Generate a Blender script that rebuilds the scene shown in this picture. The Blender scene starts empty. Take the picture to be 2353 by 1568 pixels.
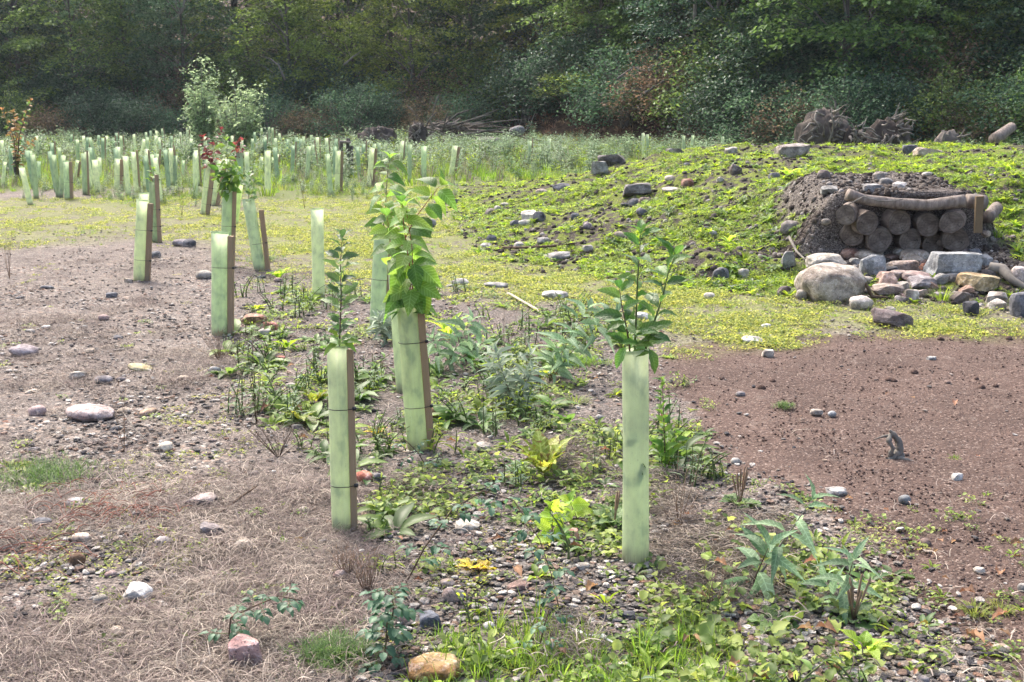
import bpy, math, random
import numpy as np
from mathutils import Vector, Matrix, Euler

# ------------------------------------------------------------------ camera, light, exposure
F = 40.0 / 36.0 * 2353.0          # focal length in units of a 2353 x 1568 picture
CU, CV = 1176.5, 784.0
VH = 245.0                         # eye level in that picture
EYE = 1.6
TH = math.atan((CV - VH) / F)
sc = bpy.context.scene
cam = bpy.data.cameras.new("camera")
cam.lens = 40.0; cam.sensor_width = 36.0; cam.clip_start = 0.05; cam.clip_end = 600.0
camo = bpy.data.objects.new("camera", cam)
camo.location = (0, 0, EYE); camo.rotation_euler = (math.pi / 2 - TH, 0, 0)
sc.collection.objects.link(camo); sc.camera = camo

SUN = Vector((-0.40, 0.68, 0.95)).normalized()
world = bpy.data.worlds.new("World"); sc.world = world; world.use_nodes = True
wt = world.node_tree; wt.nodes.clear()
wo = wt.nodes.new("ShaderNodeOutputWorld"); wb = wt.nodes.new("ShaderNodeBackground"); ws = wt.nodes.new("ShaderNodeTexSky")
ws.sky_type = 'NISHITA'; ws.sun_disc = False
ws.sun_elevation = math.asin(SUN.z); ws.sun_rotation = math.atan2(SUN.x, SUN.y)
ws.air_density = 0.8; ws.dust_density = 6.0; ws.ozone_density = 0.6
wb.inputs['Strength'].default_value = 0.15
wt.links.new(ws.outputs[0], wb.inputs[0]); wt.links.new(wb.outputs[0], wo.inputs[0])
sl = bpy.data.lights.new("sun", 'SUN'); sl.energy = 1.05; sl.angle = math.radians(24.0); sl.color = (1.0, 0.97, 0.91)
so = bpy.data.objects.new("sun", sl); so.rotation_euler = SUN.to_track_quat('Z', 'Y').to_euler(); so.location = (-20, 30, 50)
sc.collection.objects.link(so)
sc.view_settings.view_transform = 'Standard'; sc.view_settings.look = 'None'
sc.view_settings.gamma = 1.0; sc.view_settings.use_curve_mapping = False
sc.view_settings.exposure = 1.70
sc.cycles.max_bounces = 8; sc.cycles.diffuse_bounces = 3; sc.cycles.glossy_bounces = 2
sc.cycles.transmission_bounces = 5; sc.cycles.transparent_max_bounces = 8; sc.cycles.volume_bounces = 0
sc.cycles.use_denoising = True
sc.cycles.caustics_reflective = False; sc.cycles.caustics_refractive = False

rng = np.random.default_rng(7)
R = random.Random(11)
COL = sc.collection
UP = Vector((0, 0, 1))

# ------------------------------------------------------------------ noise and terrain
def h2(ix, iy, s):
    n = (ix.astype(np.int64) * 374761393 + iy.astype(np.int64) * 668265263 + s * 974634777) & 0xffffffff
    n = ((n ^ (n >> 13)) * 1274126177) & 0xffffffff
    return ((n ^ (n >> 16)) & 0xffffff) / float(0xffffff)
def vn(x, y, s=0):
    x = np.asarray(x, float); y = np.asarray(y, float)
    ix = np.floor(x); iy = np.floor(y); fx = x - ix; fy = y - iy
    fx = fx * fx * (3 - 2 * fx); fy = fy * fy * (3 - 2 * fy)
    ix = ix.astype(np.int64); iy = iy.astype(np.int64)
    a = h2(ix, iy, s); b = h2(ix + 1, iy, s); c = h2(ix, iy + 1, s); d = h2(ix + 1, iy + 1, s)
    return (a + (b - a) * fx) * (1 - fy) + (c + (d - c) * fx) * fy
def fbm(x, y, s=0, o=4):
    t = 0; a = .5; f = 1.0
    for i in range(o):
        t = t + a * (vn(x * f, y * f, s + i) - .5); a *= .5; f *= 2.07
    return t
def ss(x):
    x = np.clip(x, 0, 1); return x * x * (3 - 2 * x)
def sdpoly(x, y, P):
    """signed distance, positive inside"""
    x = np.asarray(x, float); y = np.asarray(y, float)
    d = np.full(x.shape, 1e9); ins = np.zeros(x.shape, bool)
    n = len(P)
    for i in range(n):
        ax, ay = P[i]; bx, by = P[(i + 1) % n]
        ex, ey = bx - ax, by - ay
        t = np.clip(((x - ax) * ex + (y - ay) * ey) / (ex * ex + ey * ey + 1e-12), 0, 1)
        d = np.minimum(d, (x - ax - t * ex) ** 2 + (y - ay - t * ey) ** 2)
        c = ((ay > y) != (by > y))
        xi = ax + (y - ay) / ((by - ay) if by != ay else 1e-9) * ex
        ins ^= c & (x < xi)
    return np.where(ins, 1, -1) * np.sqrt(d)
def plane_xy(u, v, z=0.0):
    a = (u - CU) / F; b = (v - CV) / F
    dy = math.cos(TH) - b * math.sin(TH); dz = -math.sin(TH) - b * math.cos(TH)
    t = (z - EYE) / dz
    return a * t, dy * t
def W(P): return [plane_xy(u, v) for u, v in P]

MOUND = [(-1.35, 25), (-1.2, 17.5), (-.9, 14.6), (-.35, 12.5), (.5, 10.8), (1.5, 9.9), (2.3, 9.4), (3.8, 9.0), (9, 8.6), (18, 8.6), (18, 27), (0, 28)]
def edge(x):   # where the ground starts to climb towards the wood
    return 49.0 - 17.0 * ss((np.asarray(x, float) + 3) / 14.0)
def H(x, y):
    x = np.asarray(x, float); y = np.asarray(y, float)
    z = .10 * fbm(x * .35, y * .35, 3, 3) + .034 * fbm(x * 2.2, y * 2.2, 9, 4)
    sd = sdpoly(x, y, MOUND) + .5 * fbm(x * .8, y * .8, 21, 3)
    back = (25 - y) / 4.5
    m = ss(sd / 5.2) * ss(back)
    lump = .34 * fbm(x * 1.1, y * 1.1, 31, 3) + .30 * np.maximum(0, fbm(x * 2.6, y * 2.6, 35, 3))
    z = z + .86 * m + lump * ss(sd / 1.2) * ss(back) * .9
    # bank of soil over the log stack and the level apron in front of it
    ap = ss((1.12 - np.abs(x - 3.75)) / .42) * ss((11.14 + .26 * ss((.42 - np.abs(x - 3.74)) / .1) - y) / (.10 + 1.6 * np.clip(np.abs(x - 3.75) - .66, 0, .6))) * ss((y - 9.2) / .8)
    z = z * (1 - ap) + (.13 + .02 * fbm(x * 5, y * 5, 8, 2)) * ap
    bk = ss((1.10 - np.abs(x - 3.82)) / .5) * ss((y - 11.06) / .12) * ss((13.4 - y) / 1.2)
    z = z * (1 - bk) + np.maximum(z, .76 + .14 * ss((y - 11.3) / 1.0) + .06 * fbm(x * 4, y * 4, 77, 3)) * bk
    e = edge(x)
    z = z + (.10 + .12 * ss((x + 1) / 3)) * np.maximum(0, y - e) + .22 * np.maximum(0, y - e - 7) ** 1.0 * ss((y - e - 7) / 6)
    z = z + .25 * fbm(x * .25, y * .25, 51, 2) * ss((y - 26) / 8)
    return z
def Hs(x, y): return float(H(np.array([x]), np.array([y]))[0])

_ts = np.geomspace(1.5, 170, 2600)
def ray(u, v):
    a = (u - CU) / F; b = (v - CV) / F
    return Vector((a, math.cos(TH) - b * math.sin(TH), -math.sin(TH) - b * math.cos(TH)))
def at(u, v):
    """the ground point seen at (u, v)"""
    d = ray(u, v); t = _ts / d.y
    X = d.x * t; Y = d.y * t; Z = EYE + d.z * t
    h = H(X, Y); k = np.argmax(Z <= h)
    if Z[k] > h[k]: k = len(t) - 1
    if k > 0:
        g0 = Z[k-1] - h[k-1]; g1 = Z[k] - h[k]; w = g0 / (g0 - g1 + 1e-9)
    else: w = 0; k = 1
    x = X[k-1] + (X[k] - X[k-1]) * w; y = Y[k-1] + (Y[k] - Y[k-1]) * w
    return Vector((x, y, Hs(x, y)))
def ad(u, v, y):
    """the point seen at (u, v) at distance y"""
    d = ray(u, v); return Vector((0, 0, EYE)) + d * (y / d.y)
def mpp(p): return (p.y * math.cos(TH) + (EYE - p.z) * math.sin(TH)) / F   # metres per picture unit at p

# ------------------------------------------------------------------ zones of the ground
SOIL = W([(1500, 850), (1560, 800), (1700, 785), (1900, 765), (2120, 755), (2353, 748), (3000, 748), (3300, 1700), (2353, 1640), (2180, 1500), (2000, 1290), (1830, 1190), (1690, 1110), (1600, 1010), (1550, 930)])
MOSS = W([(560, 470), (800, 432), (1010, 425), (1080, 520), (1300, 590), (1600, 650), (1850, 690), (2400, 720), (2200, 750), (1950, 750), (1750, 770), (1560, 775), (1430, 720), (1200, 690), (1000, 650), (800, 655), (640, 600), (420, 545), (340, 500)])
MOSL = W([(-300, 455), (100, 455), (400, 455), (560, 460), (420, 540), (200, 560), (-300, 580)])
WEED = W([(560, 640), (800, 650), (1000, 660), (1200, 700), (1440, 730), (1500, 850), (1560, 960), (1640, 1090), (1780, 1200), (1950, 1320), (2100, 1500), (2100, 1700), (560, 1700), (660, 1500), (900, 1430), (820, 1250), (830, 1100), (700, 1020), (560, 960), (520, 800)])
LUSH = W([(1000, 1500), (1060, 1450), (1250, 1430), (1420, 1500), (1560, 1440), (1650, 1490), (1700, 1700), (900, 1700)])
BRAM = W([(1660, 1240), (1780, 1270), (1960, 1400), (2000, 1700), (1600, 1700), (1640, 1450), (1600, 1330)])
def zones(x, y):
    nz = .35 * fbm(x * 1.7, y * 1.7, 61, 3)
    f = lambda P, w: ss((sdpoly(x, y, P) + nz * w * 2) / w + .5)
    sd = sdpoly(x, y, MOUND) + .5 * fbm(x * .8, y * .8, 21, 3)
    z = dict(soil=f(SOIL, .7), moss=np.maximum(f(MOSS, 1.5), .75 * f(MOSL, 1.4)), weed=f(WEED, .4), lush=f(LUSH, .12), bram=f(BRAM, .15))
    z['mound'] = ss(sd / .5) * ss((25.5 - y) / 2)
    z['bank'] = np.maximum(ss((1.25 - np.hypot((x - 3.88) / .92, (y - 12.0) / 1.25)) / .25), ss((1.15 - np.abs(x - 3.78)) / .3) * ss((11.5 - y) / .2) * ss((y - 9.7) / .4))
    z['field'] = ss((y - 19.5 + 9 * fbm(x * .45, y * .45, 71, 3)) / 3) * (1 - z['mound']) * ss((edge(x) + 2 - y) / 3)
    z['wood'] = ss((y - edge(x) + 1) / 3)
    return z

# ------------------------------------------------------------------ shader helpers
class NT:
    def __init__(s, name):
        s.m = bpy.data.materials.new(name); s.m.use_nodes = True; s.t = s.m.node_tree; s.t.nodes.clear()
        s.out = s.t.nodes.new("ShaderNodeOutputMaterial")
    def n(s, typ, **kw):
        nd = s.t.nodes.new(typ)
        for k, v in kw.items(): setattr(nd, k, v)
        return nd
    def l(s, a, b): s.t.links.new(a, b)
    def coord(s, w='Object'): return s.n("ShaderNodeTexCoord").outputs[w]
    def geo(s, w='Position'): return s.n("ShaderNodeNewGeometry").outputs[w]
    def noise(s, vec, scale, detail=4, rough=.55, out='Fac', dist=0):
        nd = s.n("ShaderNodeTexNoise"); nd.inputs['Scale'].default_value = scale; nd.inputs['Detail'].default_value = detail
        nd.inputs['Roughness'].default_value = rough; nd.inputs['Distortion'].default_value = dist
        s.l(vec, nd.inputs['Vector']); return nd.outputs[out]
    def voro(s, vec, scale, out='Distance', feature='F1'):
        nd = s.n("ShaderNodeTexVoronoi", feature=feature); nd.inputs['Scale'].default_value = scale
        s.l(vec, nd.inputs['Vector']); return nd.outputs[out]
    def ramp(s, fac, stops):
        nd = s.n("ShaderNodeValToRGB"); cr = nd.color_ramp
        while len(cr.elements) < len(stops): cr.elements.new(.5)
        for e, (p, c) in zip(cr.elements, stops):
            e.position = p; e.color = (*c, 1) if len(c) == 3 else c
        s.l(fac, nd.inputs['Fac']); return nd.outputs['Color']
    def val(s, fac, a, b, c=0., d=1.):
        nd = s.n("ShaderNodeMapRange"); nd.interpolation_type = 'SMOOTHSTEP'
        for i, q in zip(('From Min', 'From Max', 'To Min', 'To Max'), (a, b, c, d)): nd.inputs[i].default_value = q
        s.l(fac, nd.inputs['Value']); return nd.outputs[0]
    def mix(s, fac, a, b, bt='MIX'):
        nd = s.n("ShaderNodeMix", data_type='RGBA', blend_type=bt)
        for sock, v in ((nd.inputs[0], fac), (nd.inputs[6], a), (nd.inputs[7], b)):
            if hasattr(v, 'links') or isinstance(v, bpy.types.NodeSocket): s.l(v, sock)
            elif isinstance(v, (int, float)): sock.default_value = v
            else: sock.default_value = (*v, 1)
        return nd.outputs[2]
    def math(s, op, a, b=0.0):
        nd = s.n("ShaderNodeMath", operation=op)
        for sock, v in ((nd.inputs[0], a), (nd.inputs[1], b)):
            if isinstance(v, bpy.types.NodeSocket): s.l(v, sock)
            else: sock.default_value = v
        return nd.outputs[0]
    def attr(s, name, out='Fac'):
        nd = s.n("ShaderNodeAttribute", attribute_name=name); return nd.outputs[out]
    def hsv(s, col, h=.5, sat=1., v=1.):
        nd = s.n("ShaderNodeHueSaturation")
        for k, q in (('Hue', h), ('Saturation', sat), ('Value', v)):
            if isinstance(q, bpy.types.NodeSocket): s.l(q, nd.inputs[k])
            else: nd.inputs[k].default_value = q
        s.l(col, nd.inputs['Color']); return nd.outputs[0]
    def bump(s, h, st=.5, dist=.01):
        nd = s.n("ShaderNodeBump"); nd.inputs['Strength'].default_value = st; nd.inputs['Distance'].default_value = dist
        s.l(h, nd.inputs['Height']); return nd.outputs[0]
    def fin(s, col, rough=.8, bump=None, spec=.3, trans=0., tcol=None, sss=None):
        p = s.n("ShaderNodeBsdfPrincipled")
        if isinstance(col, bpy.types.NodeSocket): s.l(col, p.inputs['Base Color'])
        else: p.inputs['Base Color'].default_value = (*col, 1)
        if isinstance(rough, bpy.types.NodeSocket): s.l(rough, p.inputs['Roughness'])
        else: p.inputs['Roughness'].default_value = rough
        p.inputs['Specular IOR Level'].default_value = spec
        if bump is not None: s.l(bump, p.inputs['Normal'])
        if trans > 0:
            t = s.n("ShaderNodeBsdfTranslucent"); c = tcol if tcol is not None else col
            if isinstance(c, bpy.types.NodeSocket): s.l(c, t.inputs[0])
            else: t.inputs[0].default_value = (*c, 1)
            mx = s.n("ShaderNodeMixShader"); mx.inputs[0].default_value = trans
            s.l(p.outputs[0], mx.inputs[1]); s.l(t.outputs[0], mx.inputs[2]); s.l(mx.outputs[0], s.out.inputs[0])
        else: s.l(p.outputs[0], s.out.inputs[0])
        return s.m

def leafmat(name, a, b, trans=.42, rough=.5, tcol=None, veins=False, tint=False, blotch=None, spec=.35):
    """leaf of a colour between a and b; each leaf (loose island or object or instance) gets its own mix"""
    s = NT(name)
    g = s.n("ShaderNodeNewGeometry"); oi = s.n("ShaderNodeObjectInfo")
    r = s.math('FRACT', s.math('ADD', g.outputs['Random Per Island'], s.math('MULTIPLY', oi.outputs['Random'], 7.31)))
    c = s.mix(r, a, b)
    c = s.hsv(c, s.math('ADD', s.math('MULTIPLY', oi.outputs['Random'], .03), .485), 1., s.math('ADD', s.math('MULTIPLY', r, .5), .75))
    if tint: c = s.mix(1., c, oi.outputs['Color'], 'MULTIPLY')
    co = s.coord('Object')
    if veins:
        sx = s.n("ShaderNodeSeparateXYZ"); s.l(co, sx.inputs[0])
        ax = s.math('ABSOLUTE', sx.outputs[0])
        w = s.math('SINE', s.math('MULTIPLY', s.math('SUBTRACT', sx.outputs[1], s.math('MULTIPLY', ax, .8)), 58.))
        vv = s.val(w, .55, 1.0, 0, .55)
        mid = s.val(ax, .0, .022, .8, 0)
        c = s.mix(s.math('MAXIMUM', vv, mid), c, s.hsv(c, .5, .85, 1.7))
    if blotch:
        nn = s.noise(co, 7, 4); c = s.mix(s.val(nn, .50, .60), c, blotch)
    bp = s.bump(s.noise(co, 14 if veins else 30, 2), .3, .02) if veins else None
    return s.fin(c, rough, bp, spec, trans, s.hsv(c, .49, 1.08, 1.75) if tcol is None else tcol)

# ------------------------------------------------------------------ mesh helpers
class MB:
    def __init__(s): s.v = []; s.f = []; s.n = 0; s.mi = []
    def add(s, v, f, mi=0):
        s.v.append(np.asarray(v, float)); s.f += [tuple(i + s.n for i in q) for q in f]; s.n += len(v); s.mi += [mi] * len(f)
    def tube(s, pts, rad, seg=6, caps=True, mi=0):
        pts = [Vector(p) for p in pts]; n = len(pts)
        if not hasattr(rad, '__len__'): rad = [rad] * n
        vs = []; prev = None
        for i, p in enumerate(pts):
            t = (pts[min(i + 1, n - 1)] - pts[max(i - 1, 0)]).normalized()
            a = (prev - t * prev.dot(t)) if prev is not None else t.orthogonal()
            a.normalize(); b = t.cross(a); prev = a
            for k in range(seg):
                an = 2 * math.pi * k / seg
                q = p + (a * math.cos(an) + b * math.sin(an)) * rad[i]; vs.append(tuple(q))
        fs = []
        for i in range(n - 1):
            for k in range(seg):
                k2 = (k + 1) % seg
                fs.append((i * seg + k, i * seg + k2, (i + 1) * seg + k2, (i + 1) * seg + k))
        if caps:
            fs.append(tuple(range(seg - 1, -1, -1))); fs.append(tuple((n - 1) * seg + k for k in range(seg)))
        s.add(vs, fs, mi)
    def mesh(s, name, mats, smooth=True):
        me = bpy.data.meshes.new(name)
        me.from_pydata(np.concatenate(s.v).tolist() if s.v else [], [], s.f)
        for m in (mats if isinstance(mats, (list, tuple)) else [mats]): me.materials.append(m)
        if len(set(s.mi)) > 1: me.polygons.foreach_set('material_index', s.mi)
        if smooth: me.polygons.foreach_set('use_smooth', [True] * len(me.polygons))
        me.update(); return me
def quadmesh(name, V, Fq, mat, smooth=True):
    """fast mesh from arrays"""
    V = np.asarray(V, np.float32); Fq = np.asarray(Fq, np.int32); k = Fq.shape[1]
    me = bpy.data.meshes.new(name)
    me.vertices.add(len(V)); me.vertices.foreach_set('co', V.ravel())
    me.loops.add(Fq.size); me.loops.foreach_set('vertex_index', Fq.ravel())
    me.polygons.add(len(Fq)); me.polygons.foreach_set('loop_start', np.arange(0, Fq.size, k, dtype=np.int32))
    me.polygons.foreach_set('loop_total', np.full(len(Fq), k, np.int32))
    me.polygons.foreach_set('use_smooth', np.full(len(Fq), smooth))
    me.materials.append(mat); me.update(calc_edges=True); return me
def tag(o, label=None, cat=None, group=None, kind=None):
    for k, v in (('label', label), ('category', cat), ('group', group), ('kind', kind)):
        if v: o[k] = v
    return o
def obj(name, me, parent=None, loc=None, col=None):
    o = bpy.data.objects.new(name, me); COL.objects.link(o)
    if parent is not None: o.parent = parent
    if loc is not None: o.location = loc
    if col is not None: o.color = (*col, 1)
    return o
def root(name, loc, label, cat, group=None):
    o = bpy.data.objects.new(name, None); o.empty_display_size = .1; o.location = loc; COL.objects.link(o)
    return tag(o, label, cat, group)

def leafmesh(name, wr, peak, mat, bend=.25, fold=.18, n=7, wav=0., tipw=0., stalk=0.):
    """one leaf of unit length along +Y, its face towards +Z"""
    v = []; f = []
    for i in range(n + 1):
        t = i / n
        if t < peak: w = math.sin(t / peak * math.pi / 2) ** .75
        else: w = max(0, math.cos((t - peak) / (1 - peak) * math.pi / 2)) ** (.85) * (1 - tipw) + tipw * (1 - (t - peak) / (1 - peak))
        w *= wr / 2
        if 0 < i < n: w = max(w, .012)
        z = -bend * t * t + .06 * math.sin(t * 3.1)
        wz = wav * math.sin(i * 2.4)
        y = stalk + t * (1 - stalk)
        v += [(-w, y, z + fold * w * 1.6 + wz * w), (-w * .5, y, z + fold * w * .4), (0, y, z - .004), (w * .5, y, z + fold * w * .4), (w, y, z + fold * w * 1.6 - wz * w)]
        if i:
            a = (i - 1) * 5; b = i * 5
            for k in range(4): f.append((a + k, a + k + 1, b + k + 1, b + k))
    if stalk:
        k = len(v); v += [(-.008, 0, .0), (.008, 0, .0)]; f.append((k, k + 1, 3, 1))
    m = MB(); m.add(v, f); return m.mesh(name, mat)
def lmat(pos, d, up, s, ws=1.0):
    """matrix putting a unit leaf at pos pointing along d"""
    d = Vector(d).normalized(); up = Vector(up)
    x = d.cross(up)
    if x.length < 1e-3: x = d.orthogonal()
    x.normalize(); z = x.cross(d)
    return Matrix(((x.x * s * ws, d.x * s, z.x * s, pos[0]), (x.y * s * ws, d.y * s, z.y * s, pos[1]), (x.z * s * ws, d.z * s, z.z * s, pos[2]), (0, 0, 0, 1)))
def join(parts, name, mats=None):
    """join (mesh, matrix) pairs into one mesh"""
    V = []; Fs = []; n = 0; ml = []; mi = []
    for me, M in parts:
        a = np.empty(len(me.vertices) * 3, np.float32); me.vertices.foreach_get('co', a); a = a.reshape(-1, 3)
        M = np.array(M); V.append(a @ M[:3, :3].T + M[:3, 3])
        idx = []
        for m in me.materials:
            if m not in ml: ml.append(m)
            idx.append(ml.index(m))
        for p in me.polygons: Fs.append(tuple(i + n for i in p.vertices)); mi.append(idx[p.material_index])
        n += len(a)
    me = bpy.data.meshes.new(name); me.from_pydata(np.concatenate(V).tolist(), [], Fs)
    for m in ml: me.materials.append(m)
    me.polygons.foreach_set('material_index', mi); me.polygons.foreach_set('use_smooth', [True] * len(Fs)); me.update()
    return me

# scatter of uncountable cover: points with instanced tufts
def scatter(name, P, rot, scl, idx, protos, label, cat):
    me = bpy.data.meshes.new(name); me.vertices.add(len(P)); me.vertices.foreach_set('co', np.asarray(P, np.float32).ravel())
    a = me.attributes.new('rot', 'FLOAT_VECTOR', 'POINT'); a.data.foreach_set('vector', np.asarray(rot, np.float32).ravel())
    a = me.attributes.new('scl', 'FLOAT_VECTOR', 'POINT'); a.data.foreach_set('vector', np.asarray(scl, np.float32).ravel())
    a = me.attributes.new('idx', 'INT', 'POINT'); a.data.foreach_set('value', np.asarray(idx, np.int32).ravel())
    o = obj(name, me); tag(o, label, cat, kind='stuff')
    pc = bpy.data.collections.new(name + "_kinds")
    for i, pm in enumerate(protos):
        po = bpy.data.objects.new("%s_kind_%02d" % (name, i), pm); pc.objects.link(po)
    ng = bpy.data.node_groups.new(name + "_spread", 'GeometryNodeTree')
    ng.interface.new_socket("Geometry", in_out='INPUT', socket_type='NodeSocketGeometry')
    ng.interface.new_socket("Geometry", in_out='OUTPUT', socket_type='NodeSocketGeometry')
    N = ng.nodes; L = ng.links
    gi = N.new('NodeGroupInput'); go = N.new('NodeGroupOutput'); ip = N.new('GeometryNodeInstanceOnPoints'); ci = N.new('GeometryNodeCollectionInfo')
    ci.inputs['Collection'].default_value = pc; ci.inputs['Separate Children'].default_value = True; ci.inputs['Reset Children'].default_value = True
    def na(nm, t):
        q = N.new('GeometryNodeInputNamedAttribute'); q.data_type = t; q.inputs['Name'].default_value = nm; return q.outputs['Attribute']
    e2r = N.new('FunctionNodeEulerToRotation')
    L.new(gi.outputs[0], ip.inputs['Points']); L.new(ci.outputs[0], ip.inputs['Instance']); ip.inputs['Pick Instance'].default_value = True
    L.new(na('idx', 'INT'), ip.inputs['Instance Index']); L.new(na('rot', 'FLOAT_VECTOR'), e2r.inputs[0]); L.new(e2r.outputs[0], ip.inputs['Rotation'])
    L.new(na('scl', 'FLOAT_VECTOR'), ip.inputs['Scale']); L.new(ip.outputs[0], go.inputs[0])
    mo = o.modifiers.new("spread", 'NODES'); mo.node_group = ng
    return o
def sample(n, y0, y1, k, prob, xw=.56, xm=.6):
    """points in the view wedge, density falling with distance by the power k; kept with probability prob(x, y)"""
    a = 1 - k
    u = rng.random(n)
    y = (y0 ** a + u * (y1 ** a - y0 ** a)) ** (1 / a) if abs(a) > 1e-6 else y0 * (y1 / y0) ** u
    x = (rng.random(n) * 2 - 1) * (xw * y + xm)
    keep = rng.random(n) < prob(x, y)
    x, y = x[keep], y[keep]
    return x, y, H(x, y)
def slope_rot(x, y, amt=1.0, jit=.15):
    e = .06
    gx = (H(x + e, y) - H(x - e, y)) / (2 * e) * amt; gy = (H(x, y + e) - H(x, y - e)) / (2 * e) * amt
    n = len(x)
    return np.stack([np.arctan(gy) + rng.normal(0, jit, n), -np.arctan(gx) + rng.normal(0, jit, n), np.zeros(n)], 1)
def spread(name, n, y0, y1, k, prob, protos, s0, s1, label, cat, lift=0., slope=1., jit=.12, xw=.56):
    x, y, z = sample(n, y0, y1, k, prob, xw)
    m = len(x)
    r = slope_rot(x, y, slope, jit)
    # spin first, tilt after: fold the spin into small rotations about x and y
    th = rng.random(m) * 2 * math.pi
    rx = r[:, 0] * np.cos(th) + r[:, 1] * np.sin(th); ry = -r[:, 0] * np.sin(th) + r[:, 1] * np.cos(th)
    rot = np.stack([rx, ry, th], 1)
    s = s0 + (s1 - s0) * rng.random(m) ** 1.5
    scl = np.stack([s, s, s * (.8 + .4 * rng.random(m))], 1)
    return scatter(name, np.stack([x, y, z + lift * s], 1), rot, scl, rng.integers(0, len(protos), m), protos, label, cat)

# ------------------------------------------------------------------ ground sheet
def ground_material():
    s = NT("ground")
    p = s.geo()
    big = s.noise(p, 1.3, 5, .6); mid = s.noise(p, 7, 5, .65); fine = s.noise(p, 55, 4, .7); tiny = s.noise(p, 220, 2, .6)
    cellc = s.voro(p, 42, 'Color'); celld = s.voro(p, 42, 'Distance'); cell2c = s.voro(p, 130, 'Color'); cell2d = s.voro(p, 130)
    # straw and shale
    base = s.ramp(mid, [(.30, (.045, .037, .033)), (.46, (.12, .098, .085)), (.58, (.21, .175, .15)), (.72, (.33, .285, .245))])
    sep = s.n("ShaderNodeSeparateColor"); s.l(cellc, sep.inputs[0])
    peb = s.ramp(sep.outputs[0], [(0, (.035, .033, .036)), (.3, (.11, .10, .095)), (.55, (.21, .185, .165)), (.75, (.30, .22, .17)), (.9, (.42, .40, .36)), (1, (.2, .10, .07))])
    sep2 = s.n("ShaderNodeSeparateColor"); s.l(cell2c, sep2.inputs[0])
    peb2 = s.ramp(sep2.outputs[0], [(0, (.03, .028, .03)), (.4, (.10, .088, .08)), (.8, (.26, .22, .19)), (1, (.45, .40, .36))])
    c = s.mix(s.val(fine, .40, .58), base, peb2)
    c = s.mix(s.math('MULTIPLY', s.val(big, .42, .62), s.val(sep.outputs[1], .35, .6)), c, peb)
    # red soil
    soil = s.ramp(fine, [(.28, (.050, .033, .027)), (.5, (.108, .073, .060)), (.68, (.160, .112, .093)), (.85, (.30, .24, .21))])
    soil = s.mix(s.val(big, .38, .62, 0, .6), soil, (.075, .052, .043)); soil = s.mix(s.val(mid, .56, .68, 0, .5), soil, (.165, .13, .11))
    soil = s.mix(s.val(sep2.outputs[1], .90, .96, 0, .6), soil, (.34, .27, .23))
    c = s.mix(s.val(s.math('ADD', s.attr('soil'), s.math('MULTIPLY', s.math('SUBTRACT', mid, .5), 1.1)), .42, .62), c, soil)
    # dark shale between the weeds
    c = s.mix(s.math('MULTIPLY', s.attr('weed'), s.val(mid, .42, .55, 0, .7)), c, s.mix(.5, peb2, (.065, .055, .05)))
    # moss
    mossc = s.ramp(fine, [(.3, (.07, .064, .04)), (.48, (.165, .185, .06)), (.7, (.29, .31, .11))])
    c = s.mix(s.math('MULTIPLY', s.attr('moss'), s.val(s.math('ADD', mid, s.math('MULTIPLY', big, .5)), .60, .80, .15, .95)), c, mossc)
    # mound and bank
    dark = s.ramp(fine, [(.3, (.022, .018, .015)), (.52, (.062, .051, .044)), (.75, (.17, .145, .125))])
    md = s.mix(s.val(mid, .44, .56), dark, (.14, .17, .035))
    c = s.mix(s.attr('mound'), c, md)
    bank = s.mix(s.val(sep2.outputs[0], .6, .85, 0, .75), s.ramp(fine, [(.3, (.035, .029, .026)), (.55, (.088, .075, .066)), (.8, (.20, .175, .155))]), (.27, .24, .21))
    c = s.mix(s.attr('bank'), c, bank)
    # far field and the floor of the wood
    c = s.mix(s.math('MULTIPLY', s.attr('field'), s.val(mid, .35, .6, .35, .9)), c, s.ramp(fine, [(.3, (.06, .085, .02)), (.7, (.17, .23, .05))]))
    c = s.mix(s.attr('wood'), c, s.ramp(mid, [(.3, (.018, .014, .010)), (.5, (.060, .040, .026)), (.7, (.12, .078, .048))]))
    hgt = s.math('ADD', s.math('ADD', s.math('MULTIPLY', fine, .5), s.math('MULTIPLY', mid, .8)), s.math('ADD', s.math('MULTIPLY', celld, -.5), s.math('MULTIPLY', cell2d, -.25)))
    return s.fin(c, .92, s.bump(hgt, .9, .02), .15)

def ax(n, lim, k):
    t = np.linspace(-1, 1, n); return np.sinh(t * k) / math.sinh(k) * lim
gx = np.concatenate([[-260, -180, -120], ax(540, 85, 4.3), [120, 180, 260]])
gy = np.concatenate([[-40, -20, -8, -3, 0, 1.2], np.geomspace(1.8, 9.0, 210), np.linspace(9.03, 12.2, 100), np.geomspace(12.25, 30, 120)[0:], np.geomspace(30.3, 110, 60), [130, 170, 240]])
X, Y = np.meshgrid(gx, gy); Z = H(X.ravel(), Y.ravel())
V = np.stack([X.ravel(), Y.ravel(), Z], 1)
nx, ny = len(gx), len(gy)
i0 = (np.arange(ny - 1)[:, None] * nx + np.arange(nx - 1)[None]).ravel()
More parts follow.
